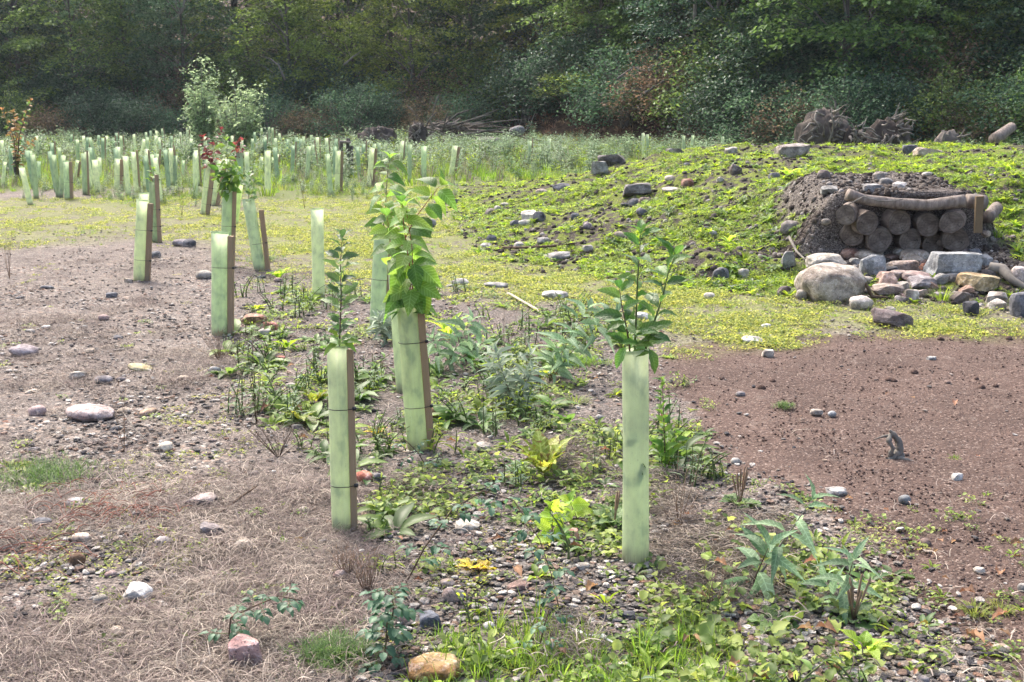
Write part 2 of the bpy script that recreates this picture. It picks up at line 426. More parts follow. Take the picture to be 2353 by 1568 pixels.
# relief of clods and pebbles close to the camera
near = np.clip((16 - V[:, 1]) / 8, 0, 1)
zz = zones(V[:, 0], V[:, 1])
V[:, 2] += near * .020 * zz['soil'] * (fbm(V[:, 0] * 4.5, V[:, 1] * 4.5, 111, 3) - np.maximum(0, fbm(V[:, 0] * 1.9, V[:, 1] * 1.9, 113, 2)))
V[:, 2] += near * (.016 * (fbm(V[:, 0] * 9, V[:, 1] * 9, 91, 3)) + .010 * fbm(V[:, 0] * 31, V[:, 1] * 31, 95, 2)) * (1 + 2.5 * zz['mound'] + zz['bank'])
gm = quadmesh("ground", V, np.stack([i0, i0 + 1, i0 + nx + 1, i0 + nx], 1), ground_material())
for k, w in zz.items():
    a = gm.attributes.new(k, 'FLOAT', 'POINT'); a.data.foreach_set('value', np.asarray(w, np.float32))
tag(obj("ground", gm), "stony ground of dry straw, red soil and mossy patches with a green mound", "ground", kind='structure')

# ------------------------------------------------------------------ materials
def barkmat(name, a, b, sc_=30, rough=.9):
    s = NT(name); co = s.coord('Object')
    mp = s.n("ShaderNodeMapping"); mp.inputs['Scale'].default_value = (1, 1, .22); s.l(co, mp.inputs[0])
    n1 = s.noise(mp.outputs[0], sc_, 5, .65); c = s.ramp(n1, [(.3, a), (.7, b)])
    return s.fin(c, rough, s.bump(n1, .8, .01), .2)
M_STEM = barkmat("stem_brown", (.055, .035, .025), (.16, .11, .075))
M_STEMG = barkmat("stem_green", (.06, .085, .03), (.15, .18, .07))
M_STEMR = barkmat("stem_red", (.16, .03, .025), (.33, .075, .05))
M_DRY = barkmat("dry_stalk", (.16, .10, .065), (.38, .27, .19))
M_TRUNK = barkmat("trunk_bark", (.045, .040, .034), (.16, .145, .12), 8)
M_TWIG = barkmat("grey_twig", (.10, .09, .078), (.27, .245, .21), 8)
M_STRAW = leafmat("straw", (.15, .12, .095), (.40, .34, .28), .12, .8)
M_STRAWD = leafmat("straw_dark", (.07, .052, .045), (.20, .155, .135), .08, .85)
M_GRASS = leafmat("grass", (.10, .185, .03), (.22, .33, .055), .45, .5)
M_GRASSY = leafmat("grass_yellow", (.15, .205, .045), (.29, .33, .09), .42, .55)
M_WEED = leafmat("weed_leaf", (.14, .235, .03), (.30, .39, .06), .5, .5)
M_WEEDD = leafmat("weed_leaf_dark", (.06, .125, .035), (.14, .225, .055), .4, .45)
M_GREY = leafmat("willowherb_leaf", (.11, .18, .10), (.24, .32, .19), .38, .6)
M_MOSS = leafmat("moss_leaf", (.13, .20, .045), (.41, .42, .11), .4, .6)
M_SMALL = leafmat("clover_leaf", (.10, .165, .045), (.30, .37, .10), .42, .55)
M_BROWNL = leafmat("dead_leaf", (.12, .065, .035), (.34, .20, .11), .25, .7)
M_BRACK = leafmat("dead_bracken", (.13, .078, .045), (.33, .21, .125), .25, .8)

def stonemat(name):
    s = NT(name); co = s.coord('Object'); oi = s.n("ShaderNodeObjectInfo")
    a = s.n("ShaderNodeVectorMath", operation='ADD'); s.l(co, a.inputs[0]); s.l(oi.outputs['Location'], a.inputs[1]); co = a.outputs[0]
    n1 = s.noise(co, 9, 6, .62); n2 = s.noise(co, 45, 4, .7); n3 = s.noise(co, 3.2, 4, .6, dist=1.2)
    c = oi.outputs['Color']
    c = s.hsv(c, .5, 1., s.val(n1, .3, .7, .50, 1.30))
    c = s.mix(s.val(n2, .50, .66, 0, .6), c, s.hsv(c, .49, .55, 1.75)); c = s.mix(s.val(s.noise(co, 22, 4, .7), .52, .62, 0, .55), c, s.hsv(c, .51, .9, .45))
    c = s.mix(s.val(n3, .50, .60, 0, .65), c, s.hsv(c, .47, 1.35, .52))
    c = s.mix(s.val(s.noise(co, 130, 2), .60, .66, 0, .6), c, (.05, .045, .04))
    nz = s.n("ShaderNodeSeparateXYZ"); s.l(s.geo('Normal'), nz.inputs[0])
    h = s.math('ADD', n1, s.math('MULTIPLY', n2, .4))
    return s.fin(c, .85, s.bump(h, .7, .02), .25)
M_STONE = stonemat("stone")
def pebmat():
    s = NT("pebble"); oi = s.n("ShaderNodeObjectInfo"); co = s.coord('Object')
    c = s.ramp(oi.outputs['Random'], [(0, (.045, .043, .048)), (.22, (.12, .11, .105)), (.45, (.19, .17, .15)), (.62, (.25, .20, .16)), (.72, (.20, .12, .085)), (.80, (.30, .275, .25)), (.95, (.48, .45, .41))])
    n = s.noise(co, 3, 4); c = s.hsv(c, .5, 1, s.val(n, .3, .7, .6, 1.35))
    return s.fin(c, .85, s.bump(n, .5, .1), .2)
M_PEB = pebmat()
def clodmat():
    s = NT("clod"); oi = s.n("ShaderNodeObjectInfo"); co = s.coord('Object')
    c = s.ramp(oi.outputs['Random'], [(0, (.068, .045, .037)), (.7, (.128, .088, .073)), (1, (.21, .16, .138))])
    n = s.noise(co, 4, 4); c = s.hsv(c, .5, 1, s.val(n, .3, .7, .6, 1.3)); return s.fin(c, .95, None, .1)
M_CLOD = clodmat()
def clod2():
    s = NT("dark_clod"); oi = s.n("ShaderNodeObjectInfo"); co = s.coord('Object')
    c = s.ramp(oi.outputs['Random'], [(0, (.035, .028, .024)), (.6, (.085, .07, .06)), (.9, (.16, .14, .12)), (1, (.35, .32, .29))])
    n = s.noise(co, 4, 4); c = s.hsv(c, .5, 1, s.val(n, .3, .7, .6, 1.3)); return s.fin(c, .95, None, .1)
M_CLODD = clod2()

# ------------------------------------------------------------------ rocks
import bmesh
_ico = {}
def ico(n):
    if n not in _ico:
        bm = bmesh.new(); bmesh.ops.create_icosphere(bm, subdivisions=n, radius=1.0)
        _ico[n] = (np.array([v.co[:] for v in bm.verts]), [[v.index for v in f.verts] for f in bm.faces]); bm.free()
    return _ico[n]
def rockmesh(w, d, h, ang, seed, sub=3, mat=None, name="stone", rough=.05):
    """ang 0 = water-worn, 1 = broken block"""
    V, Fc = ico(sub); V = V.copy(); r = np.random.default_rng(seed)
    if ang > 0:
        n = int(7 + 6 * r.random()); N = r.normal(size=(n, 3)); N /= np.linalg.norm(N, axis=1)[:, None]
        N = np.concatenate([N, np.eye(3), -np.eye(3)]) ; D = np.concatenate([.42 + .34 * r.random(n), np.full(6, .60)])
        for k in range(3):
            for nn, dd in zip(N, D):
                t = V @ nn - (1 - ang * (1 - dd)); V -= np.maximum(t, 0)[:, None] * nn
    o = r.random(3) * 50
    q = V * 1.4
    nz = (fbm(q[:, 0] + q[:, 2] * .7 + o[0], q[:, 1] + o[1], seed % 97, 3) + fbm(q[:, 2] + o[2], q[:, 0] - q[:, 1] + o[0], seed % 89 + 5, 3))
    V = V * (1 + nz[:, None] * (.26 if ang < .5 else .20)) 
    q = V * 6; V = V * (1 + rough * (fbm(q[:, 0] + o[0], q[:, 1] + q[:, 2], 4, 2)[:, None]) * 2)
    mn, mx = V.min(0), V.max(0); V = (V - (mn + mx) / 2) / (mx - mn) * np.array([w, d, h])
    return quadmesh(name, V, np.array(Fc), mat or M_STONE, smooth=ang < .45)

# ------------------------------------------------------------------ small tuft kinds
def blade(mb, p, d, L, w, droop, mi=0, seg=4):
    p = Vector(p); d = Vector(d).normalized(); side = d.cross(UP)
    if side.length < .05: side = Vector((1, 0, 0))
    side.normalize(); v = []; f = []
    for i in range(seg + 1):
        t = i / seg; q = p + d * (L * t) + Vector((0, 0, -droop * L * t * t)); ww = w * (1 - t ** 1.6) / 2 + .0002
        v += [tuple(q - side * ww), tuple(q + side * ww)]
        if i: a = 2 * i - 2; f.append((a, a + 1, a + 3, a + 2))
    mb.add(v, f, mi)
def tuft(name, n, L, w, mat, spreadr=.3, droop=.4, r0=.02, seg=4):
    mb = MB()
    for i in range(n):
        an = R.random() * 6.283; e = R.uniform(.15, 1) * spreadr
        d = (math.cos(an) * e, math.sin(an) * e, 1)
        rr = r0 * R.random() ** .5; l = L * R.uniform(.45, 1)
        blade(mb, (math.cos(an) * rr, math.sin(an) * rr, -.004), d, l, w * R.uniform(.7, 1.3), droop * R.uniform(.4, 1.5), seg=seg)
    return mb.mesh(name, mat)
def strawpatch(name, n, rad, w, mat, lie=.0):
    """a tangle of dead stalks lying about; each a bent thin strip with height"""
    mb = MB(); main = R.random() * 6.28
    for i in range(n):
        r = rad * R.random() ** .5; a = R.random() * 6.28; p = Vector((math.cos(a) * r, math.sin(a) * r, R.uniform(.0, .012)))
        an = main + R.gauss(0, .9); L = R.uniform(.03, .10); cur = R.gauss(0, 10); v = []; f = []; seg = 5
        for k in range(seg + 1):
            t = k / seg; s_ = Vector((-math.sin(an), math.cos(an), R.uniform(-.2, .2))) * w / 2 * R.uniform(.7, 1.2)
            h_ = Vector((0, 0, .010 * math.sin(t * 3.14) + lie * t))
            v += [tuple(p + h_ - s_), tuple(p + h_ + s_)]
            if k: q = 2 * k - 2; f.append((q, q + 1, q + 3, q + 2))
            p = p + Vector((math.cos(an), math.sin(an), 0)) * L / seg; an += cur * L / seg
        mb.add(v, f)
    return mb.mesh(name, mat)
def leafcluster(name, n, rad, ll, leaf, up=.5, zr=.01):
    parts = []
    for i in range(n):
        r = rad * R.random() ** .5; a = R.random() * 6.28; b = R.random() * 6.28
        d = (math.cos(b), math.sin(b), R.uniform(0, up))
        parts.append((leaf, lmat((math.cos(a) * r, math.sin(a) * r, R.uniform(0, zr)), d, (R.gauss(0, .3), R.gauss(0, .3), 1), ll * R.uniform(.6, 1.2))))
    return join(parts, name)
def rosettemesh(name, n, ll, leaf, up0=.2, up1=1.3, r0=.01):
    parts = []
    for i in range(n):
        a = i * 2.4 + R.uniform(-.3, .3); u = R.uniform(up0, up1)
        d = (math.cos(a), math.sin(a), u)
        parts.append((leaf, lmat((math.cos(a) * r0, math.sin(a) * r0, 0), d, UP, ll * R.uniform(.6, 1.1))))
    return join(parts, name)
def stemweed(name, h, nst, leaf, ll, stemm, gap=.05, lean=.25):
    parts = []; mb = MB()
    for s_ in range(nst):
        a = R.random() * 6.28; e = R.uniform(.0, lean) ; p = Vector((R.gauss(0, .03), R.gauss(0, .03), 0)); hh = h * R.uniform(.6, 1); pts = []
        for k in range(7): t = k / 6; pts.append(p + Vector((math.cos(a) * e * t * t * hh, math.sin(a) * e * t * t * hh, hh * t)))
        mb.tube(pts, [.004 * (1 - .7 * i / 6) for i in range(7)], 4, False)
        m = int(hh / gap); b = R.random() * 6
        for i in range(m):
            t = .15 + .85 * i / m; q = pts[min(6, int(t * 6))].lerp(pts[min(6, int(t * 6) + 1)], t * 6 % 1)
            b += 2.4; parts.append((leaf, lmat(q, (math.cos(b), math.sin(b), R.uniform(.1, .9)), UP, ll * (1.1 - .5 * t) * R.uniform(.7, 1.2))))
    parts.append((mb.mesh(name + "_s", stemm), Matrix()))
    return join(parts, name)

lf_lance = leafmesh("lf_lance", .26, .45, M_WEED, .35, .2, 4)
lf_broad = leafmesh("lf_broad", .32, .45, M_WEED, .45, .15, 5, .2)
lf_dark = leafmesh("lf_dark", .40, .5, M_WEEDD, .4, .2, 4)
lf_round = leafmesh("lf_round", .85, .55, M_SMALL, .15, .15, 4)
lf_moss = leafmesh("lf_moss", .5, .5, M_MOSS, .2, .2, 2)
lf_grey = leafmesh("lf_grey", .24, .4, M_GREY, .4, .15, 3)
lf_dead = leafmesh("lf_dead", .5, .5, M_BROWNL, .3, .5, 5, .6)

# ------------------------------------------------------------------ cover
pebs = [rockmesh(1, R.uniform(.55, 1), R.uniform(.2, .45), (.9, .7, .2, .9)[i % 4], 100 + i, 2, M_PEB, "pebble_kind") for i in range(8)]
clods = [rockmesh(1, .9, .7, 0, 200 + i, 2, M_CLOD, "clod_kind", .25) for i in range(5)]
clodd = [rockmesh(1, .9, .7, .3, 220 + i, 2, M_CLODD, "dark_clod_kind", .25) for i in range(5)]
Zf = zones
def pz(fn): return lambda x, y: fn(zones(x, y), x, y)
spread("pebbles", 105000, 2.4, 16, 1.8, pz(lambda z, x, y: (1 - .985 * z['soil']) * (1 - .4 * z['moss']) * (1 - z['mound']) * (1 - .8 * z['lush']) * np.clip(.25 + 1.6 * (vn(x * 1.5, y * 1.5, 5) - .30), .12, 1)), pebs, .006, .034,
       "loose pebbles and shale chips strewn over the stony ground", "pebbles", .30)
spread("gravel", 34000, 2.4, 14, 1.6, pz(lambda z, x, y: z['weed'] * (1 - z['lush']) * .9 + .06 * z['soil']), pebs, .005, .018, "dark fine gravel between the weeds", "gravel", .15)
spread("soil_crumbs", 42000, 2.4, 10, 1.7, pz(lambda z, x, y: z['soil']), clods, .004, .015, "crumbs of the bare red soil", "soil", .15)
spread("dark_clods", 26000, 8.6, 24, 1.2, pz(lambda z, x, y: np.clip(z['mound'] * .8 + z['bank'], 0, 1)), clodd, .02, .07, "crumbly dark earth of the mound and log bank", "earth", .1)
spread("bank_grit", 26000, 9.6, 13.6, 0.5, pz(lambda z, x, y: z['bank']), clodd + pebs[:2], .012, .034, "grit and shale on the bank above the logs", "gravel", .1, xw=.5)
straw_p = [strawpatch("straw_kind", 44, .10, .0013, M_STRAW) for i in range(3)] + [strawpatch("straw_kind", 44, .10, .0015, M_STRAWD) for i in range(3)]
strawprob = pz(lambda z, x, y: (1 - z['soil']) * (1 - z['weed'] * .88) * (1 - z['moss']) * (1 - z['mound']) * (1 - z['field']) * np.clip(2.6 * (vn(x * 1.3, y * 1.1, 15) * .65 + vn(x * 4, y * 3.4, 17) * .35 - .34), .03, 1) * (.05 + .95 * ss((-.02 - x / y) / .10)) * (1 - .75 * ss((y - 4.5) / .4) * ss((6.6 - y) / .5)) * (1 - .5 * ss((y - 9) / 2)))
spread("dead_grass", 27000, 2.4, 15, 1.5, strawprob, straw_p, .7, 1.5, "matted dead grass and straw lying over the bare ground at left", "dead grass", 0)
curly = []
for i in range(3):
    mb = MB()
    for k in range(22):
        p = Vector((R.gauss(0, .03), R.gauss(0, .03), R.uniform(0, .02))); an = R.random() * 6.28; cur = R.choice([-1, 1]) * R.uniform(12, 60); el = R.uniform(.1, .9); pts = []
        for j in range(9): pts.append(p.copy()); p = p + Vector((math.cos(an), math.sin(an), el * (1 - j / 5))) * .012; an += cur * .012
        mb.tube(pts, .0010, 3, False)
    curly.append(mb.mesh("curl_kind", M_STRAW))
CURL = [(1560, 1200, 60), (1590, 1250, 50), (1540, 1150, 40), (1740, 1230, 40), (1690, 1290, 60), (1620, 1300, 60), (1600, 1340, 45), (1345, 1060, 50), (1700, 1350, 50), (1310, 1480, 40), (960, 1120, 40), (1500, 1120, 40)]
cxy = [(plane_xy(u, v), r) for u, v, r in CURL]
def curlp(x, y):
    o = 0
    for (a, b), r in cxy: o = np.maximum(o, np.exp(-((x - a) ** 2 + ((y - b) * .55) ** 2) / (r * b / F * 1.3) ** 2))
    return o
spread("dead_tendrils", 12000, 2.6, 5.6, 1.3, lambda x, y: curlp(x, y) * .8, curly, .7, 1.3, "pale curly dead tendrils tangled over the weeds", "dead vetch", 0, 0)
hay = [tuft("hay_kind", 16, .11, .0028, M_STRAW, 1.6, .5, .03) for i in range(3)]
spread("dry_tufts", 2600, 2.5, 14, 1.3, strawprob, hay, .5, 1.2, "dry straw-coloured tufts on the stony ground", "dry grass", 0)

moss_p = [leafcluster("moss_kind", 34, .07, .020, lf_moss, 1.0, .012) for i in range(4)]
spread("moss_cover", 70000, 5.5, 26, 1.1, pz(lambda z, x, y: z['moss'] * (1 - z['mound']) * np.clip(2.6 * (vn(x * 1.2, y * 1.0, 25) * .45 + vn(x * 4, y * 3, 26) * .55 - .345), 0, 1)), moss_p, .8, 1.7, "low yellow-green moss and seedlings on the level ground", "moss", 0)
spread("moss_patches", 3000, 2.5, 12, 1.5, pz(lambda z, x, y: (1 - z['soil']) * (1 - z['mound']) * np.clip(4 * (vn(x * 1.3, y * 1.3, 28) - .62), 0, 1)), moss_p, .5, 1.1, "thin patches of yellow moss between the stones", "moss", 0)
sg = [tuft("short_grass_kind", 18, .07, .004, M_GRASS if i % 2 else M_GRASSY, .8, .5, .03, 3) for i in range(4)]
spread("short_grass", 24000, 5.5, 30, 1.0, pz(lambda z, x, y: np.maximum(z['moss'] * .7, z['field'] * .4) * (1 - z['mound']) * np.clip(3 * (vn(x * 1.6, y * 1.2, 35) - .42), 0, 1)), sg, .6, 1.3, "short grass growing in the moss", "grass", 0)
_bx = [(plane_xy(u, v), r) for u, v, r in ((1400, 1350, .30), (1250, 1330, .16), (1450, 1420, .16), (880, 1060, .22), (1010, 1360, .14), (1180, 860, .2), (1000, 860, .2))]
def bare(x, y):
    o = 1.
    for (a, b), r in _bx: o = o * (1 - .88 * np.exp(-((x - a) ** 2 + (y - b) ** 2) / r ** 2))
    return o
# small leafy cover in the middle strip
sm = [leafcluster("small_weed_kind", 22, .07, .026, lf_round, 1.0, .035) for i in range(3)] + [rosettemesh("small_rosette_kind", 9, .06, lf_lance, .2, 1.2), rosettemesh("small_rosette_kind", 10, .055, lf_dark, .2, 1.0)]
spread("creeping_weeds", 9500, 2.5, 10, 1.5, pz(lambda z, x, y: z['weed'] * (1 - .5 * z['bram']) * bare(x, y) * np.clip(3.4 * (vn(x * 2.6, y * 2.0, 45) * .7 + vn(x * 8, y * 8, 46) * .3 - .44), 0, 1)), sm, .6, 1.35, "creeping small-leaved weeds on the gravel between the tubes", "ground cover", 0)
sm2 = [leafcluster("bramble_kind", 12, .09, .05, leafmesh("lf_br", .75, .5, M_SMALL, .25, .2, 6, .3), .9, .05) for i in range(3)]
spread("bramble_leaves", 800, 2.5, 4.6, 1.4, pz(lambda z, x, y: z['bram']), sm2, .6, 1.2, "crinkled bramble and balm leaves at the edge of the red soil", "ground cover", 0)
spread("scattered_weeds", 1700, 2.5, 9, 1.5, pz(lambda z, x, y: (1 - z['mound']) * np.where(x > 1.0, (y < 4.6) * .55, .25) + 1.0 * ((z['soil'] > .08) & (z['soil'] < .85))), sm[:3] + [sm[3]], .35, .8, "sparse seedlings on bare ground", "seedlings", 0)
lg = [tuft("long_grass_kind", 16, .15, .0035, M_GRASS, .8, .5, .03, 5) for i in range(4)]
spread("long_grass", 3600, 2.3, 4.2, .8, pz(lambda z, x, y: z['lush']), lg, .6, 1.2, "bright long grass at the bottom of the slope of gravel", "grass", 0, xw=.5)
sw = [stemweed("strip_weed_kind", .16, 4, lf_grey, .05, M_STEMG, .018, .6), stemweed("strip_weed_kind", .13, 4, lf_lance, .05, M_STEMG, .018, .7), stemweed("strip_weed_kind", .12, 4, lf_dark, .045, M_STEMG, .018, .8), rosettemesh("strip_rosette_kind", 9, .11, lf_dark, .2, 1.2), rosettemesh("strip_rosette_kind", 9, .10, lf_broad, .3, 1.4)]
spread("strip_weeds", 4600, 2.6, 10, 1.0, pz(lambda z, x, y: z['weed'] * (1 - z['lush']) * np.clip(3 * (vn(x * 1.4, y * 1.2, 47) - .40), .02, 1)), sw, .6, 1.6, "leafy weeds standing between the tubes in the middle strip", "weeds", 0)
spread("soil_lumps", 1500, 2.8, 9.5, 1.3, pz(lambda z, x, y: z['soil'] * np.clip(3 * (vn(x * 2.3, y * 2.3, 49) - .55), 0, 1)), clods, .02, .06, "clods and lumps lying on the red soil", "soil", .1)
# soil litter
lit = [join([(lf_dead, lmat((0, 0, .01), (1, .2, .1), UP, .05))], "litter_kind"), strawpatch("twig_kind", 4, .07, .003, M_STRAW), strawpatch("twig_kind", 5, .06, .003, M_STRAWD)]
spread("leaf_litter", 2200, 2.5, 7, 1.3, pz(lambda z, x, y: z['soil'] * (y < 4.6) * .7 + z['soil'] * .08 + z['weed'] * .3), lit, .5, 1.3, "withered leaves and bits of straw on the soil", "leaf litter", .05)

spread("bank_face_clods", 9000, 11.19, 11.40, 0, lambda x, y: ((np.abs(x - 3.72) > .70) & (np.abs(x - 3.72) < 1.25)) * 1., clodd, .02, .07, "crumbling earth on the cut face beside the logs", "earth", .1, xw=.5)

# mound weeds
mw = [tuft("mound_grass_kind", 40, .16, .0045, M_GRASS, 1.0, .8, .07), tuft("mound_grass_kind", 40, .12, .0045, M_GRASSY, 1.1, .8, .08), rosettemesh("mound_weed_kind", 16, .13, lf_lance, .3, 2.0), rosettemesh("mound_weed_kind", 14, .12, lf_broad, .2, 1.5), rosettemesh("mound_weed_kind", 14, .10, lf_lance, .2, 1.2), rosettemesh("mound_weed_kind", 12, .13, lf_dark, .2, 1.3), tuft("mound_grass_kind", 34, .15, .006, M_GRASS, .8, .6, .05), tuft("mound_grass_kind", 34, .13, .005, M_GRASSY, .9, .7, .06), tuft("mound_grass_kind", 34, .15, .005, M_GRASS, 1.0, .7, .06), tuft("mound_dry_kind", 12, .12, .004, M_STRAW, 1.0, .5, .04), tuft("mound_grass_kind", 30, .12, .006, M_GRASSY, 1.0, .6, .05), stemweed("mound_stem_kind", .15, 4, lf_lance, .06, M_STEMG, .02, .8)]
def heap(x, y): return 1 - .85 * ss((1.15 - np.abs(x - 3.75)) / .3) * ss((y - 9.0) / .3) * ss((11.5 - y) / .3)
mprob = pz(lambda z, x, y: z['mound'] * (1 - z['bank']) * np.clip(3.6 * (vn(x * 1.1, y * .9, 55) * .5 + vn(x * 3.3, y * 2.8, 56) * .5 - .34), .02, 1) * heap(x, y))
spread("mound_weeds", 68000, 8.8, 26, .8, mprob, mw, .32, .82, "bright green weeds and grass growing over the earth mound", "weeds", 0, .6)
spread("mound_seedlings", 34000, 8.8, 26, .6, mprob, [rosettemesh("seedling_kind", 10, .05, lf_lance, .3, 1.2), leafcluster("seedling_kind", 16, .07, .04, lf_lance, 1.2, .02), leafcluster("seedling_kind", 16, .07, .04, lf_broad, 1.2, .02)], .7, 1.4, "small yellow-green seedlings covering the mound", "seedlings", 0, .6)

# far field
fg = [tuft("field_grass_kind", 26, .42, .011, M_GRASS, .5, .5, .14, 3), tuft("field_grass_kind", 26, .36, .010, M_GRASSY, .5, .5, .12, 3), stemweed("field_herb_kind", .62, 6, lf_grey, .17, M_STEMG, .05), stemweed("field_herb_kind", .5, 5, lf_lance, .12, M_STEMG, .05), stemweed("field_dock_kind", .45, 3, lf_dark, .14, M_STEMR, .06), tuft("field_dry_kind", 24, .5, .008, M_STRAW, .4, .3, .12, 3)]
def fieldp(z, x, y):
    return z['field'] * (.35 + .65 * ss((y - 20) / 5)) * np.clip(.55 + .9 * (vn(x * .5, y * .4, 65) - .4), 0, 1)
spread("field_grass", 52000, 19, 56, .2, pz(lambda z, x, y: fieldp(z, x, y) * (.10 + .90 * ss((y - 23) / 10)) * np.where(x < 3, 1, .5)), [fg[0], fg[1], fg[0], fg[0], fg[0], fg[5]], .75, 1.35, "tall green grass between the far tree tubes", "grass", 0)
spread("field_low_grass", 22000, 17, 32, .3, pz(lambda z, x, y: z['field'] * np.clip(3 * (vn(x * .9, y * .7, 67) - .30), 0, 1)), [fg[0], fg[1], fg[2], fg[3]], .22, .5, "low grass and weeds round the nearer tubes of the left field", "grass", 0)
spread("field_herbs", 22000, 20, 54, .2, pz(lambda z, x, y: fieldp(z, x, y) * np.clip(3 * (vn(x * .33, y * .3, 66) - .38) + 1.2 * (x > -6), .12, 1) * ss((y - 24) / 8)), [fg[2], fg[3], fg[2], fg[4]], .7, 1.4, "pale leafy willowherb standing in the grass of the far field", "tall weeds", 0)

# ------------------------------------------------------------------ the wood
def nth(i):
    a = "first second third fourth fifth sixth seventh eighth ninth tenth eleventh twelfth thirteenth fourteenth fifteenth sixteenth seventeenth eighteenth nineteenth".split()
    if i < 19: return a[i]
    tens = {2: "twent", 3: "thirt", 4: "fort", 5: "fift", 6: "sixt"}[(i + 1) // 10]
    return tens + "ieth" if (i + 1) % 10 == 0 else tens + "y-" + a[(i + 1) % 10 - 1]
WL = dict(
 dark=leafmat("foliage_dark", (.034, .072, .046), (.085, .145, .082), .32, .45),
 green=leafmat("foliage_green", (.070, .130, .042), (.175, .25, .075), .40, .5),
 yell=leafmat("foliage_yellow_green", (.10, .155, .036), (.23, .29, .075), .45, .5),
 olive=leafmat("foliage_olive", (.050, .108, .060), (.120, .200, .105), .38, .55),
 brown=leafmat("foliage_brown", (.12, .092, .055), (.27, .205, .12), .32, .6),
 grey=leafmat("foliage_silver", (.18, .26, .13), (.33, .41, .24), .40, .6),
 orange=leafmat("foliage_orange", (.20, .10, .045), (.42, .24, .10), .4, .6))
def leafcloud(C, rad, nper, size, r, flat=.35, tilt=None):
    """kite leaves round clump centres C; returns verts, faces"""
    n = len(C) * nper; c = np.repeat(C, nper, 0); rr = np.repeat(rad, nper)
    th = r.random(n) * 2 * np.pi; q = r.random(n) ** .6
    off = np.stack([np.cos(th) * q, np.sin(th) * q, r.normal(0, flat, n) * (1 - q * .5)], 1) * rr[:, None]
    if tilt is not None: off[:, 2] += (off[:, 0] * np.repeat(tilt[:, 0], nper) + off[:, 1] * np.repeat(tilt[:, 1], nper))
    p = c + off
    a = r.random(n) * 2 * np.pi; d = np.stack([np.cos(a), np.sin(a), r.normal(-.25, .35, n)], 1); d /= np.linalg.norm(d, axis=1)[:, None]
    nn = np.stack([r.normal(0, .45, n), r.normal(0, .45, n), np.ones(n)], 1)
    s_ = np.cross(d, nn); s_ /= np.linalg.norm(s_, axis=1)[:, None]; u = np.cross(s_, d)
    L = size * (.6 + .7 * r.random(n))[:, None]; Wd = L * .33
    V = np.stack([p, p + d * L * .45 + s_ * Wd + u * L * .08, p + d * L - u * L * .12, p + d * L * .45 - s_ * Wd + u * L * .08], 1).reshape(-1, 3)
    i = np.arange(n)[:, None] * 4
    Fq = np.concatenate([i + [0, 1, 2], i + [0, 2, 3]], 1).reshape(-1, 3)
    return V, Fq
def treekind(seed, h, rad, z0, ncl, nper, size, mat, crad=(.45, .9), droop=.25, limbs=14):
    r = np.random.default_rng(seed)
    lev = r.random(ncl); zz_ = z0 + (h - z0) * lev
    prof = np.sin(np.clip((lev * .86 + .12), 0, 1) * np.pi) ** .6
    a = r.random(ncl) * 2 * np.pi; rr = rad * prof * (.45 + .6 * r.random(ncl) ** .5)
    C = np.stack([np.cos(a) * rr, np.sin(a) * rr, zz_], 1)
    til = -np.stack([np.cos(a), np.sin(a)], 1) * droop
    V, Fq = leafcloud(C, crad[0] + (crad[1] - crad[0]) * r.random(ncl), nper, size, r, .13, til)
    crown = quadmesh("crown", V, Fq, mat, False)
    mb = MB(); lean = R.uniform(-.4, .4)
    T = [Vector((lean * (t ** 2), R.uniform(-.05, .05), h * .92 * t - .3 * (t == 0))) for t in (0, .15, .35, .6, 1)]
    mb.tube(T, [.17 * h / 10, .14 * h / 10, .11 * h / 10, .07 * h / 10, .02], 8)
    trunk = mb.mesh("trunk", M_TRUNK)
    mb = MB()
    for k in range(limbs):
        e = Vector(C[k]); t = max(.08, min(.9, (e.z - .5 - rr[k] * .5) / (h * .92))); j = min(3, int(t * 4)); s_ = Vector((lean * t * t, 0, h * .92 * t))
        m = s_.lerp(e, .5) + Vector((R.gauss(0, .2), R.gauss(0, .2), .25))
        mb.tube([s_, s_.lerp(m, .5) + Vector((0, 0, .1)), m, m.lerp(e, .5) + Vector((R.gauss(0, .1), R.gauss(0, .1), .05)), e], [.045, .036, .025, .015, .006], 5, False)
        for q in range(3):
            w = e + Vector((R.gauss(0, .4), R.gauss(0, .4), R.gauss(-.1, .25))); mb.tube([m.lerp(e, .6), m.lerp(w, .7), w], [.012, .008, .003], 3, False)
    br = mb.mesh("branches", M_TWIG)
    return crown, trunk, br
KINDS = {}
for nm, args in dict(
    darkA=(1, 9.5, 3.0, .0, 190, 70, .155, WL['dark'], (.5, 1.0), .35), darkB=(2, 10.5, 2.8, .2, 200, 70, .16, WL['dark'], (.45, .95), .4),
    green=(3, 9.5, 2.9, .2, 150, 78, .17, WL['green'], (.55, 1.1), .4), greenB=(4, 8.5, 3.1, .1, 140, 80, .19, WL['green'], (.6, 1.2), .4),
    yell=(5, 9.0, 2.8, .1, 150, 70, .165, WL['yell'], (.5, 1.05), .45, 20), yellB=(6, 8.0, 2.8, .3, 125, 70, .17, WL['yell'], (.5, 1.1), .5, 20),
    olive=(7, 9.0, 2.9, .1, 180, 70, .145, WL['olive'], (.45, .95), .35, 24), oliveB=(8, 8.0, 2.8, .1, 170, 70, .14, WL['olive'], (.45, .95), .4, 24)).items():
    KINDS[nm] = treekind(*args)
